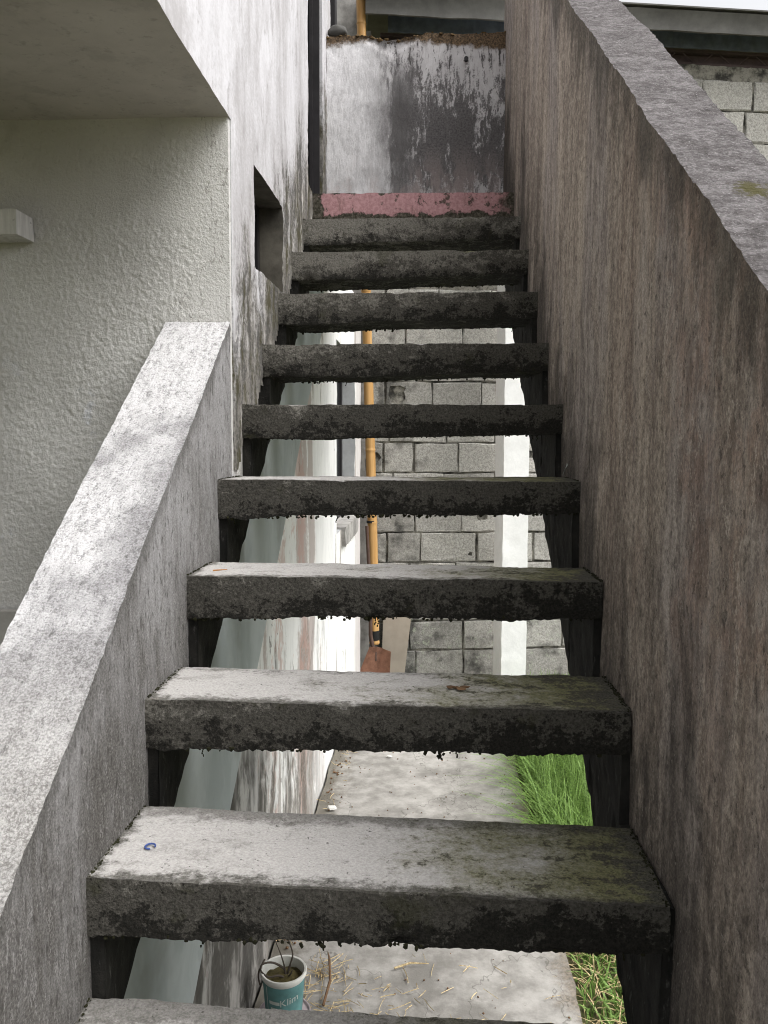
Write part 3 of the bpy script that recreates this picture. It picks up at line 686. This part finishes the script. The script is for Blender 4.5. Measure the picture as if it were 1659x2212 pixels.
# blue-grey painted band hugging the underside of the stair
bl = lambda y: 0.859 + 0.80*(y-2.171)
yb_ = span(0.72, 3.9, 0.03)
vl, fl = slab(yb_, span(0, 1, 0.08), [0, 1], lambda u, v, w: (0.004-w*0.02, u, max(0.01, bl(u)) + v*(max(0.02, nose_z(u)-0.22)-max(0.01, bl(u)))), None, rough(0.002, 6, 0.0012, 40))
make('painted_band', vl, fl, 'blue_grey_paint', house)
# stucco front under the overhang
def st_disp(p):
    k = 0.0
    if p.y < 2.121:
        q = V((p.x, 0, p.z))
        patch = noise.noise(q*2.6+V((4.1, 0, 0.4)))
        m_ = 1.0
        dz = abs(p.z-2.335 + 0.08*noise.noise(q*4)); dx = p.x+0.20
        if dz < 0.075 and -0.5 < dx < 0.13: m_ = 0.12 + 0.88*max(0, (dz-0.05)/0.025)
        edge = min(1, max(0.15, (-p.x-0.05)/0.07)); m_ *= edge
        qw = q + nv(q, 45)*0.006; qw.z *= 0.75
        n_ = (0.42-noise.voronoi(qw*120)[0][0])*0.9 + noise.noise(q*190)*0.45 + noise.noise(q*70)*0.3
        k = n_*0.0036*m_ + noise.noise(q*5)*0.003
    return V((p.x, p.y-k, p.z))
vl, fl = slab(span(-0.74, 0.0, 0.0038), span(1.15, 2.505, 0.0038), [2.12, 2.3], lambda u, v, w: (u if u < -0.001 else u-0.003, w, v), None, st_disp)
make('front_wall', vl, fl, 'stucco', house, angle=180)
part('front_wall', house, 'stucco', box(-4.5, -0.741, 2.12, 2.3, 0, 2.505), box(-0.7405, -0.18, 2.122, 2.3, 0, 1.149))
part('plinth', house, 'plinth', box(-4.5, -0.21, 2.085, 2.119, 0, 1.245, 0.2))
# slab of the overhanging floor
make('overhang', *slab(span(-4.5, -0.6, 0.1)[:-1]+span(-0.6, -0.185, 0.02), span(0.702, 2.135, 0.02), [2.501, 2.52, 2.56], lambda u, v, w: (u, v, w), None, um_disp), ['soffit', 'house_white'], house, matfn=lambda c, n: 1 if n.x > 0.6 else 0)
part('front_wall', house, 'house_white', box(-4.5, -0.201, 0.703, 0.90, 2.53, 5.2))
part('roof', house, 'plinth', box(-4.6, 0.10, 0.5, 4.35, 5.201, 5.33))
part('batten', house, 'batten', box(-1.6, -0.508, 2.03, 2.115, 2.197, 2.258, 0.05, rough(0.002, 12, 0.0008, 60)))
# back rooms beyond the landing
part('back_wall', house, 'dark_frame', box(-4.5, -0.06, 4.9, 5.0, 2.6, 5.6))
part('terrace', house, 'plinth', box(-4.5, -0.23, 4.2, 6.09, 2.5, 2.66))

# ------------------------------------------------------------------ wall closing the landing
def lw_top(x): return 3.580 + 0.010*math.sin(x*7) + (0.012 if x > 0.45 else 0.0) - 0.030*math.exp(-((x-0.30)/0.09)**2)
def lw_disp(p):
    q = p + nv(p, 8)*0.003 + nv(p, 45)*0.0015
    e = lw_top(p.x)-p.z
    if e < 0.06: q += nv(p, 26)*0.004 + nv(p, 70)*0.003
    if p.y < 4.07 and 0.13 < p.x < 0.50:                      # spalled hollow under the top edge
        hz = 0.075*(1-abs(p.x-0.31)/0.19)
        if 0.004 < e < hz: q.y += 0.010*min(1, (hz-e)/0.03)
    return q
vl, fl = slab(span(0.0, 0.845, 0.009), span(0, 1, 0.010), [4.05, 4.09, 4.13, 4.17], lambda u, v, w: (u, w, 2.60+(lw_top(u)-2.60)*v), None, lw_disp)
lw = tag(make('landing_wall', vl, fl, 'landing_white', None, loc=(0.42, 4.11, 2.60)), 'white plaster wall with black mould stains closing the top landing', 'wall')
parts = []
for k in range(300):
    x = random.uniform(0.0, 0.84); 
    if x > 0.42 and random.random() < 0.55: continue
    y = random.uniform(4.045, 4.15); s_ = random.uniform(0.003, 0.009)
    parts.append(blob((x, y, lw_top(x)+random.uniform(-0.004, 0.003)), s_*1.3, s_, s_*0.8))
o = make('moss', *join(*parts), 'brown_moss', None, loc=(0.42, 4.11, 2.60)); o.parent = lw; o.location = (0, 0, 0); o['kind'] = 'stuff'
vl, fl = tube([(0.655, 4.03, 3.465), (0.655, 4.075, 3.468)], 0.010, 12)
o = make('drain_pipe', vl, fl, 'dark_frame', None, loc=(0.42, 4.11, 2.60)); o.parent = lw; o.location = (0, 0, 0)
# river stone lying on it
bm = bmesh.new(); bmesh.ops.create_icosphere(bm, subdivisions=4, radius=1.0)
vl = []
for v in bm.verts:
    k = 1+0.10*noise.noise(v.co*1.6+V((2, 1, 0))); z = v.co.z
    vl.append(V((0.050+v.co.x*0.046*k, 4.075+v.co.y*0.036*k, 3.612+(z if z > 0 else z*0.75)*0.034*k)))
fl = [tuple(v.index for v in f.verts) for f in bm.faces]; bm.free()
tag(make('stone', vl, fl, 'river_stone', None, loc=(0.05, 4.10, 3.575)), 'smooth dark grey rounded stone on the left end of the landing wall', 'stone')

# ------------------------------------------------------------------ yard behind: block wall, shed roof, pillar
ANG = R(9.0); UX = V((math.cos(ANG), math.sin(ANG), 0)); NX = V((-math.sin(ANG), math.cos(ANG), 0)); P0 = V((0.60, 6.50, 0))
def RW(u, off, z): return P0 + UX*u + NX*off + V((0, 0, z))
rear = thing('block_wall', (0.60, 6.50, 0.0), 'grey concrete block wall with open joints at the back of the yard', 'wall')
def local(name, vl, fl, mat, parent, **k):
    return make(name, vl, fl, mat, parent, **k)
mvl, mfl = slab(span(-0.60, 4.4, 0.025), span(-0.3, 4.60, 0.025), [0.012, 0.16], lambda u, v, w: RW(u, w, v), None, rough(0.010, 14, 0.006, 45))
local('mortar_bed', mvl, mfl, 'mortar', rear)
def block_mesh(L, Ht, seed, hole=None):
    rs = random.Random(seed); vl, fl = [], []
    bv = 0.006
    def jit(p): return V((p[0]+rs.uniform(-.007, .007), p[1]+rs.uniform(-.003, .003), p[2]+rs.uniform(-.007, .007)))
    outer = [(0, 0), (L*0.33, 0), (L*0.66, 0), (L, 0), (L, Ht*0.5), (L, Ht), (L*0.66, Ht), (L*0.33, Ht), (0, Ht), (0, Ht*0.5)]
    n = len(outer); cx_, cz_ = L/2, Ht/2
    back = [jit((x, 0.05, z)) for x, z in outer]
    mid_ = [jit((x, bv, z)) for x, z in outer]
    frt = [jit((cx_+(x-cx_)*(1-2*bv/L), 0.0, cz_+(z-cz_)*(1-2*bv/Ht))) for x, z in outer]
    vl = back+mid_+frt
    for k in range(n):
        k2 = (k+1) % n
        fl.append((k, k2, n+k2, n+k)); fl.append((n+k, n+k2, 2*n+k2, 2*n+k))
    if hole is None: fl.append(tuple(range(2*n, 3*n)))
    else:
        hx, hz, hr = hole; b0 = len(vl)
        ang = [math.atan2(z-hz, x-hx) for x, z in outer]
        for a_ in ang:
            r_ = hr*rs.uniform(0.75, 1.2); vl.append(V((hx+r_*math.cos(a_), 0.001, hz+r_*math.sin(a_))))
        for a_ in ang:
            r_ = hr*0.9; vl.append(V((hx+r_*math.cos(a_), 0.045, hz+r_*math.sin(a_))))
        for k in range(n):
            k2 = (k+1) % n
            fl.append((2*n+k, 2*n+k2, b0+k2, b0+k)); fl.append((b0+k, b0+k2, b0+n+k2, b0+n+k))
        fl.append(tuple(range(b0+n, b0+2*n)))
    return vl, fl
def put_block(u, z, L, Ht, seed, hole=None):
    vl, fl = block_mesh(L, Ht, seed, hole)
    d = random.uniform(-0.006, 0.004)
    w = [RW(u+p.x, p.y-0.004+d, z+p.z) for p in vl]
    mats = ['block', 'mortar'] if hole else 'block'
    o = make('block', w, fl, ['block', 'dark_frame'], rear, smooth=False)
    if hole: o.data.polygons[len(fl)-1].material_index = 1
PIT = 0.235; zb0 = H-0.25-7*PIT
holes = {(-0.516, -0.145): .055, (-0.392, 0.388): .075, (0.704, -0.106): .036, (0.317, -0.60): .045, (0.235, -0.90): .022}
rs = random.Random(4)
row = -2
cnt = 0
while zb0 + row*PIT < 4.40:
    z0 = zb0 + row*PIT; row += 1
    if z0 < -0.5: continue
    u = -0.60
    lens = [rs.uniform(0.36, 0.46) for _ in range(20)]
    lens[0] = rs.uniform(0.14, 0.40)
    if row-1 == 4: lens[:4] = [0.173, 0.264, 0.449, 0.456]
    if row-1 == 5: lens[:3] = [0.39, 0.372, 0.41]
    if row-1 == 7: lens[:4] = [0.142, 0.238, 0.348, 0.36]
    top = 4.585
    Ht = PIT-0.014 if z0+PIT < top else top-z0
    for L in lens:
        if u > 4.1: break
        j = rs.uniform(0.010, 0.020); hl = None
        for (hu, hz), hr in holes.items():
            if u < hu < u+L-j and z0 < hz+H < z0+Ht:
                hl = (min(max(hu-u, hr+.012), L-j-hr-.012), min(max(hz+H-z0, hr+.012), Ht-hr-.012), hr)
        if u < 4.1 and (z0 < 2.75 and u < 2.3 or z0 > 2.9): put_block(u, z0, L-j, Ht-0.001*0, cnt, hl); cnt += 1
        u += L
# shed roof above the wall
roof = thing('shed_roof', (0.60, 6.50, 4.6), 'low shed roof edge with grey fascia and steel girder above the block wall', 'roof')
local('girder', *join(box_ := slab([-0.5, 4.4], [0.03, 0.10], [4.603, 4.625], lambda u, v, w: RW(u, v, w)), slab([-0.5, 4.4], [0.03, 0.10], [4.700, 4.722], lambda u, v, w: RW(u, v, w)), slab([-0.5, 4.4], [0.085, 0.095], [4.625, 4.70], lambda u, v, w: RW(u, v, w))), 'steel_brown', roof)
web = []
u = -0.4; s_ = 1
while u < 4.2:
    web.append(tube([RW(u, 0.05, 4.625), RW(u+0.10, 0.05, 4.700)], 0.005, 6)); web.append(tube([RW(u+0.16, 0.05, 4.700), RW(u+0.26, 0.05, 4.625)], 0.005, 6)); u += 0.30
local('girder_web', *join(*web), 'steel_brown', roof)
u = -0.45
while u < 4.3:
    uu = span(u, u+0.548, 0.02)
    local('metal_sheet', *slab(uu, [4.705, 4.98], [0, 0.004], lambda a, v, w: RW(a, -0.02+w+0.004*math.sin(a*55), v)), 'galvanised', roof); u += 0.55
def fas(u, v, w):
    z = 4.742 + v*0.130 + 0.010*noise.noise(V((u*2.2, 1, 0)))*(1-v); off = -0.20 - 0.035*v*v + w*0.02
    return RW(u, off, z)
local('fascia', *slab(span(-0.63, 4.4, 0.05), span(0, 1, 0.12), [0, 1], fas, None, rough(0.003, 10, 0.0015, 50)), 'roof_fascia', roof)
local('roof_sheet', *slab(span(-0.66, 4.4, 0.03), span(-0.25, 2.5, 0.25), [0, 0.010], lambda u, v, w: RW(u, v, 4.882+w+0.02*(v+0.5))), 'roof_fascia', roof)
# grey pillar at the house end of the wall
vl, fl = slab(span(-0.235, 0.035, 0.02), span(-0.3, 5.4, 0.03), span(6.40, 6.56, 0.04), lambda u, v, w: (u, w, v), lambda u, v: not (u > -0.01 and v > 4.72), rough(0.004, 12, 0.002, 55))
tag(make('pillar', vl, fl, 'pillar_grey', None, loc=(-0.1, 6.48, 0)), 'lichen-spotted grey concrete pillar behind the tall bamboo pole', 'pillar')
# white downpipe at the end of the upper house wall
pp = [(-0.045, 4.28, 5.1), (-0.045, 4.28, 4.02), (-0.045, 4.275, 3.94), (-0.035, 4.26, 3.86), (-0.030, 4.255, 3.60)]
tag(make('downpipe', *tube(pp, [0.012, 0.012, 0.016, 0.021, 0.021], 14), 'pipe_white', None, loc=(-0.04, 4.28, 3.6)), 'thin white downpipe with a wider foot behind the dark stone', 'downpipe')
# white post
def post_map(u, v, w):
    a_ = R(12); x, y = u*math.cos(a_)-w*math.sin(a_), u*math.sin(a_)+w*math.cos(a_); return (1.112+x+0.012*(v-1.6)*-0.4, 6.25+y, v)
vl, fl = slab(span(-0.096, 0.096, 0.024), span(-0.3, 4.6, 0.03), span(-0.110, 0.110, 0.022), post_map, None, rough(0.0035, 11, 0.002, 50))
tag(make('post', vl, fl, 'post_white', None, loc=(1.125, 6.25, 0)), 'square white painted concrete post in front of the block wall', 'post')

# bamboo pole
pole = thing('bamboo_pole', (0.083, 6.27, 0.02), 'long yellow bamboo pole standing against the wall corner beside the shovel', 'pole')
pts, rad = [], []
nodes = [0.14, 0.55, 1.07, 1.62, 2.20, 2.80, 3.42, 4.05, 4.70]
z = 0.14
zs_ = sorted(set([0.14+0.05*i for i in range(97)] + [n+d for n in nodes for d in (-0.012, -0.004, 0.004, 0.012)]))
for z in zs_:
    k = min(abs(z-n) for n in nodes); pts.append((0.086-0.0256*(z-0.142)+0.004*math.sin(z*1.7), 6.27, z)); rad.append((0.038-0.0009*z)*(1.07 if k < 0.005 else (0.985 if k < 0.014 else 1)))
make('cane', *tube(pts, rad, 16), 'bamboo', pole, angle=30)
make('band', *tube([(0.086, 6.27, 0.16), (0.085, 6.27, 0.235)], 0.0395, 16), 'black_tape', pole)
make('band', *tube([(0.0617, 6.27, 1.066), (0.0612, 6.27, 1.085)], 0.0395, 16), 'black_tape', pole)
# shovel
sh = thing('shovel', (0.09, 6.17, -0.2), 'rusty pointed shovel leaning at the foot of the bamboo pole', 'shovel')
def blade(u, v, w):                                           # u across, v down the blade
    wd = 0.115*(0.72+0.40*v) if v < 0.7 else 0.115*1.0*math.sqrt(max(0.02, 1-((v-0.7)/0.42)**2))
    x = u*wd; z = 0.27*(1-v)
    c_ = 0.030*u*u*(1-0.3*v) + 0.022*math.exp(-(u*3.2)**2)*-1*(1-v)
    a_ = R(-12)
    X_, Z_ = x*math.cos(a_)-z*math.sin(a_), x*math.sin(a_)+z*math.cos(a_)
    return (0.125+X_-0.042, 6.165-c_+0.10*(0.2-z)*-0.6+w, Z_-0.145)
make('blade', *slab(span(-1, 1, 0.1), span(0, 1, 0.06), [0, 0.004], blade), 'rust', sh, angle=60)
make('shaft', *tube([(0.103, 6.18, 0.02), (0.098, 6.185, 0.085), (0.075, 6.19, 0.14), (0.062, 6.19, 0.22), (0.060, 6.195, 0.50), (0.03, 6.20, 1.05)], [0.012, 0.017, 0.016, 0.015, 0.014, 0.013], 10), 'rust_dark', sh)
make('collar', *tube([(0.090, 6.232, 0.06), (0.089, 6.234, 0.115)], 0.0245, 14), 'rust_dark', sh)
# board
vl, fl = slab([0, 0.25, 0.5, 0.75, 1], [0, 0.3, 0.6, 1], [0, 0.012], lambda u, v, w: (0.135+u*(0.175+0.045*v)+0.012*v, 6.33+0.06*v+w, -0.2+0.53*v))
tag(make('board', vl, fl, 'board_beige', None, loc=(0.23, 6.33, 0.0)), 'thin beige board leaning on the block wall behind the shovel', 'board')

# ------------------------------------------------------------------ pot
PX, PY = 0.100, 2.255
tag(make('saucer', *lathe((PX, PY+0.005, 0.006), [(0.0, 0.0), (0.060, 0.0), (0.070, 0.010), (0.074, 0.030), (0.077, 0.031), (0.073, 0.024), (0.060, 0.022), (0.0, 0.022)], 36), 'saucer_pink', None, loc=(PX, PY, 0)), 'dirty pink plastic dish under the teal plant tub', 'dish')
tub = thing('plant_tub', (PX, PY, 0.029), 'recycled teal and white plastic tub filled with dry soil by the wall', 'flower pot')
z0 = 0.029
make('tub', *lathe((PX, PY, z0), [(0.0, 0.0), (0.050, 0.0), (0.0515, 0.006), (0.0620, 0.140), (0.0595, 0.141), (0.0490, 0.01), (0.0, 0.01)], 40), 'tub_white', tub)
make('rim', *lathe((PX, PY, z0), [(0.0622, 0.130), (0.0665, 0.131), (0.0672, 0.140), (0.0655, 0.143), (0.0600, 0.142), (0.0598, 0.132), (0.0622, 0.130)], 40), 'tub_white', tub)
make('label_print', *lathe((PX, PY, z0), [(0.0524, 0.012), (0.0610, 0.122), (0.0606, 0.122), (0.0520, 0.012), (0.0524, 0.012)], 40), 'tub_teal', tub)
svl, sfl = lathe((PX, PY, z0), [(0.0001, 0.122), (0.015, 0.124), (0.03, 0.121), (0.045, 0.117), (0.0585, 0.112)], 30)
make('soil', [p+V((0, 0, 0.006*noise.noise(p*70))) for p in svl], sfl, 'potting_soil', tub)
def on_tub(th, zz, dr=0.0007):
    r_ = 0.0524 + (0.0610-0.0524)*(zz-0.012)/0.110 + dr; return V((PX+r_*math.cos(th), PY+r_*math.sin(th), z0+zz))
def tub_patch(t0, t1, za, zc, dr):
    n = 6; vl = [on_tub(t0+(t1-t0)*k/n, zz, dr) for k in range(n+1) for zz in (za, zc)]
    return vl, [(2*k, 2*k+2, 2*k+3, 2*k+1) for k in range(n)]
make('label_print', *join(tub_patch(R(236), R(268), 0.070, 0.080, 0.0008), tub_patch(R(240), R(262), 0.052, 0.060, 0.0008), tub_patch(R(226), R(229), 0.015, 0.118, 0.0008), tub_patch(R(244), R(258), 0.036, 0.042, 0.0008)), 'print_white', tub)
cu = bpy.data.curves.new('lettering', 'FONT'); cu.body = 'Klim'; cu.size = 0.030; cu.align_x = 'CENTER'
to = bpy.data.objects.new('lettering', cu); COL.objects.link(to)
bpy.context.view_layer.update()
tm = bpy.data.meshes.new_from_object(to.evaluated_get(bpy.context.evaluated_depsgraph_get()))
vl = [on_tub(R(296)+v.co.x/0.057, 0.072+v.co.y+0.25*v.co.x, 0.0011) for v in tm.vertices]; fl = [tuple(p.vertices) for p in tm.polygons]
bpy.data.objects.remove(to); bpy.data.curves.remove(cu)
make('lettering', vl, fl, 'print_white', tub, smooth=False)
pl = thing('dead_plant', (PX, PY, z0+0.12), 'withered plant with bare curling grey stems in the teal tub', 'plant')
def stem(pts, r0, r1):
    n = len(pts); P_ = []
    for i in range(n-1):
        for k in range(4):
            t = k/4; a_ = V(pts[max(i-1, 0)]); b_ = V(pts[i]); c_ = V(pts[i+1]); d_ = V(pts[min(i+2, n-1)])
            P_.append(0.5*((2*b_)+(c_-a_)*t+(2*a_-5*b_+4*c_-d_)*t*t+(3*b_-a_-3*c_+d_)*t**3))
    P_.append(V(pts[-1])); return tube([p+V((PX, PY, z0+0.115)) for p in P_], [(r0+(r1-r0)*i/(len(P_)-1))*0.75*(1+0.18*noise.noise(V((i*0.9, r0*900, 0)))) for i in range(len(P_))], 7)
for pts, r0, r1 in (([(0.005, 0, 0), (0.0, 0.01, 0.02), (-0.03, 0.0, 0.045), (-0.06, -0.01, 0.045), (-0.070, -0.02, 0.02), (-0.062, -0.035, 0.0)], 0.005, 0.003),
                    ([(0.005, 0, 0), (-0.012, -0.02, 0.02), (-0.04, -0.025, 0.018), (-0.063, -0.02, 0.035), (-0.055, 0.0, 0.055)], 0.0045, 0.003),
                    ([(0.004, 0.005, 0), (0.0, 0.01, 0.03), (-0.012, 0.015, 0.065), (-0.03, 0.02, 0.105)], 0.004, 0.0015),
                    ([(0.008, 0.005, 0), (0.016, 0.012, 0.03), (0.024, 0.015, 0.065), (0.012, 0.02, 0.10), (0.004, 0.02, 0.115)], 0.0045, 0.0018),
                    ([(0.008, 0.0, 0), (0.022, -0.01, 0.02), (0.028, -0.015, 0.035)], 0.004, 0.002)):
    make('stem', *stem(pts, r0, r1), 'dead_stem', pl)

# ------------------------------------------------------------------ loose things
def blades(spots, mat, name, label, cat, segs=4):
    vl, fl = [], []
    for (x, y, z, h_, w_, az, bend) in spots:
        d = V((math.cos(az), math.sin(az), 0)); s_ = V((-d.y, d.x, 0)); o0 = len(vl)
        for k in range(segs+1):
            t = k/segs; p = V((x, y, z)) + d*(bend*h_*t*t) + V((0, 0, h_*(t-0.42*bend*t*t))); ww = w_*(1-t**1.6)*0.5+0.0003
            vl += [p-s_*ww, p+s_*ww]
        for k in range(segs): fl.append((o0+2*k, o0+2*k+1, o0+2*k+3, o0+2*k+2))
    me = bpy.data.meshes.new(name); me.from_pydata([tuple(p) for p in vl], [], fl); me.materials.append(M[mat]); me.shade_smooth()
    o = bpy.data.objects.new(name, me); COL.objects.link(o); o['kind'] = 'stuff'; o['label'] = label; o['category'] = cat; return o
rs = random.Random(11); sp = []
for k in range(15000):
    x = 1.005 + abs(rs.gauss(0, 0.45)) if k % 3 else rs.uniform(1.0, 2.4); y = rs.uniform(0.9, 6.35)
    if x > 2.6: continue
    tall = 0.38 if 2.95 < y < 4.9 else (0.10 if y < 2.95 else 0.20)
    if y < 2.95 and rs.random() < 0.45: continue
    if 1.02 < x < 1.24 and 6.1 < y < 6.4: continue
    h_ = tall*rs.uniform(0.55, 1.15)
    sp.append((x, y, -0.065 if y < 4.7 else -0.24, h_, rs.uniform(0.006, 0.012), rs.uniform(0, 6.28), rs.choice((0.15, 0.35, 0.6, 0.9, 1.2))))
blades(sp, 'grass', 'grass', 'lush green grass growing beside the concrete path', 'grass')
sp = []
for k in range(2600):
    x = 1.0 + abs(rs.gauss(0, 0.35)); y = rs.uniform(0.9, 4.9)
    if y > 2.9 and rs.random() < 0.7: continue
    sp.append((x, y, -0.065, rs.uniform(0.03, 0.13), rs.uniform(0.003, 0.006), rs.uniform(0, 6.28), rs.uniform(0.6, 1.8)))
blades(sp, 'straw', 'dry_grass', 'withered tan grass blades mixed into the green grass by the path', 'grass')
sp = []
for k in range(420):
    x = rs.gauss(0.34, 0.13); y = rs.gauss(2.17, 0.16)
    if k % 4 == 0: x, y = rs.uniform(0.03, 0.9), rs.uniform(1.6, 3.0)
    if k % 9 == 0: x, y = rs.uniform(0.02, 0.10), rs.uniform(2.4, 4.6)
    if k % 7 == 1: x, y = rs.uniform(0.14, 0.26), rs.uniform(2.30, 2.55)
    if x < 0.02 or (x-PX)**2+(y-PY)**2 < 0.0066: continue
    sp.append((x, y, 0.006, rs.uniform(0.015, 0.075), rs.uniform(0.0015, 0.0032), rs.uniform(0, 6.28), 1.0))
vl, fl = [], []
for (x, y, z, L, w_, az, _) in sp:
    d = V((math.cos(az), math.sin(az), 0)); s_ = V((-d.y, d.x, 0)); o0 = len(vl); h_ = rs.uniform(0, 0.012); bnd = rs.uniform(-0.25, 0.25)
    for k in range(4):
        t = k/3; p = V((x, y, z+h_*t)) + d*L*t + s_*L*bnd*t*t
        vl += [p-s_*w_/2, p+s_*w_/2, p+V((0, 0, w_*0.7))]
    for k in range(3):
        for e in range(3): fl.append((o0+3*k+e, o0+3*k+(e+1) % 3, o0+3*k+3+(e+1) % 3, o0+3*k+3+e))
o = make('straw', vl, fl, 'straw', None, smooth=False); o['kind'] = 'stuff'; o['label'] = 'scattered dry straw and grass bits on the concrete path'; o['category'] = 'straw'
def stalk(pts, r_, name, mat, label, cat, group=None):
    return tag(make(name, *tube(pts, [r_]*(len(pts)-1)+[r_*0.4], 6), mat, None, loc=pts[0]), label, cat, group)
stalk([(0.345, 2.21, 0.010), (0.40, 2.165, 0.014), (0.46, 2.13, 0.012), (0.53, 2.115, 0.010), (0.58, 2.10, 0.008)], 0.0042, 'dry_stalk', 'straw', 'longest dry stalk on the path right of the plant tub', 'stalk')
stalk([(0.345, 2.20, 0.010), (0.39, 2.13, 0.012), (0.44, 2.08, 0.010), (0.48, 2.05, 0.008)], 0.0040, 'dry_stalk', 'straw', 'dry brown stalk on the path half hidden by the lowest tread', 'stalk')
stalk([(0.41, 2.52, 0.010), (0.46, 2.545, 0.013), (0.52, 2.55, 0.010)], 0.0035, 'dry_stalk', 'straw', 'short curved tan stalk lying alone on the middle of the path', 'stalk')
stalk([(0.205, 2.33, 0.010), (0.215, 2.42, 0.030), (0.20, 2.52, 0.035), (0.19, 2.56, 0.03)], 0.0040, 'dry_stalk', 'leaf_brown', 'brown bent stalk just behind the plant tub', 'stalk')
# grit and chips on the path
parts = []
for k in range(230):
    x, y = rs.uniform(0.03, 0.94), rs.uniform(1.7, 5.0); s_ = rs.uniform(0.0015, 0.0045)
    parts.append(blob((x, y, 0.004), s_, s_, s_*0.8))
for k in range(150):
    x, y = 0.02+abs(rs.gauss(0, 0.05)), rs.uniform(2.3, 4.8); s_ = rs.uniform(0.002, 0.007)
    parts.append(blob((x, y, 0.005), s_, s_, s_*0.8))
o = make('grit', *join(*parts), 'leaf_brown', None, smooth=False); o['kind'] = 'stuff'; o['label'] = 'dark grit and crumbs scattered on the concrete path'; o['category'] = 'grit'
tag(make('plaster_chip', *blob((0.075, 3.66, 0.012), 0.026, 0.018, 0.008), 'chip_white', None, loc=(0.075, 3.66, 0.0), smooth=False), 'white plaster chip on the path edge at the foot of the wall', 'chip')
tag(make('plaster_chip', *blob((0.305, 4.30, 0.010), 0.017, 0.012, 0.006), 'chip_white', None, loc=(0.305, 4.30, 0.0), smooth=False), 'small white chip on the far part of the path', 'chip')
# bits lying on the treads
y2, a2, c2 = NZ[2]
parts = [blob((0.565+dx, y2+0.105+dy, a2+0.003), 0.010, 0.005, 0.003) for dx, dy in ((0, 0), (0.014, 0.004), (-0.012, 0.003), (0.006, -0.006))]
tag(make('dry_leaf', *join(*parts), 'leaf_brown', None, loc=(0.565, y2+0.105, a2)), 'crumpled brown leaf on the green side of the third lowest tread', 'leaf')
y3, a3, c3 = NZ[3]
stalk([(0.045, y3+0.045, a3+0.004), (0.075, y3+0.05, a3+0.006)], 0.0022, 'orange_twig', 'orange_twig', 'tiny orange twig on the left end of a pale tread', 'twig')
y0_, a0_, c0_ = NZ[0]
stalk([(0.162, y0_+0.118, a0_+0.005), (0.175, y0_+0.135, a0_+0.008), (0.19, y0_+0.140, a0_+0.006)], 0.0028, 'orange_twig', 'orange_twig', 'orange twig on the lowest visible tread at the picture bottom', 'twig')
y1, a1, c1 = NZ[1]
ring = [(0.064+0.0080*math.cos(t*0.42), y1+0.098+0.0085*math.sin(t*0.42), a1+0.0025) for t in range(13)]
tag(make('ink_mark', *tube(ring, 0.0016, 5), 'blue_ink', None, loc=(0.064, y1+0.098, a1)), 'small blue ring mark on the pale left end of the second lowest tread', 'mark')
y4, a4, c4 = NZ[4]
fv, ff = slab(span(-1, 1, 0.25), [0, 0.3, 0.6, 1], [0, 1], lambda u, v, w: (0.838+0.010*v+0.0035*u*math.sin(math.pi*min(1, v*0.95+0.05)), y4+0.11+0.004*u+w*0.0008, c4+0.010+0.028*v+0.003*u))
tag(make('feather', fv, ff, 'print_white', None, loc=(0.838, y4+0.11, c4)), 'small pale feather caught against the dark right stringer', 'feather')

for o in bpy.data.objects:
    if '_at' in o: del o['_at']
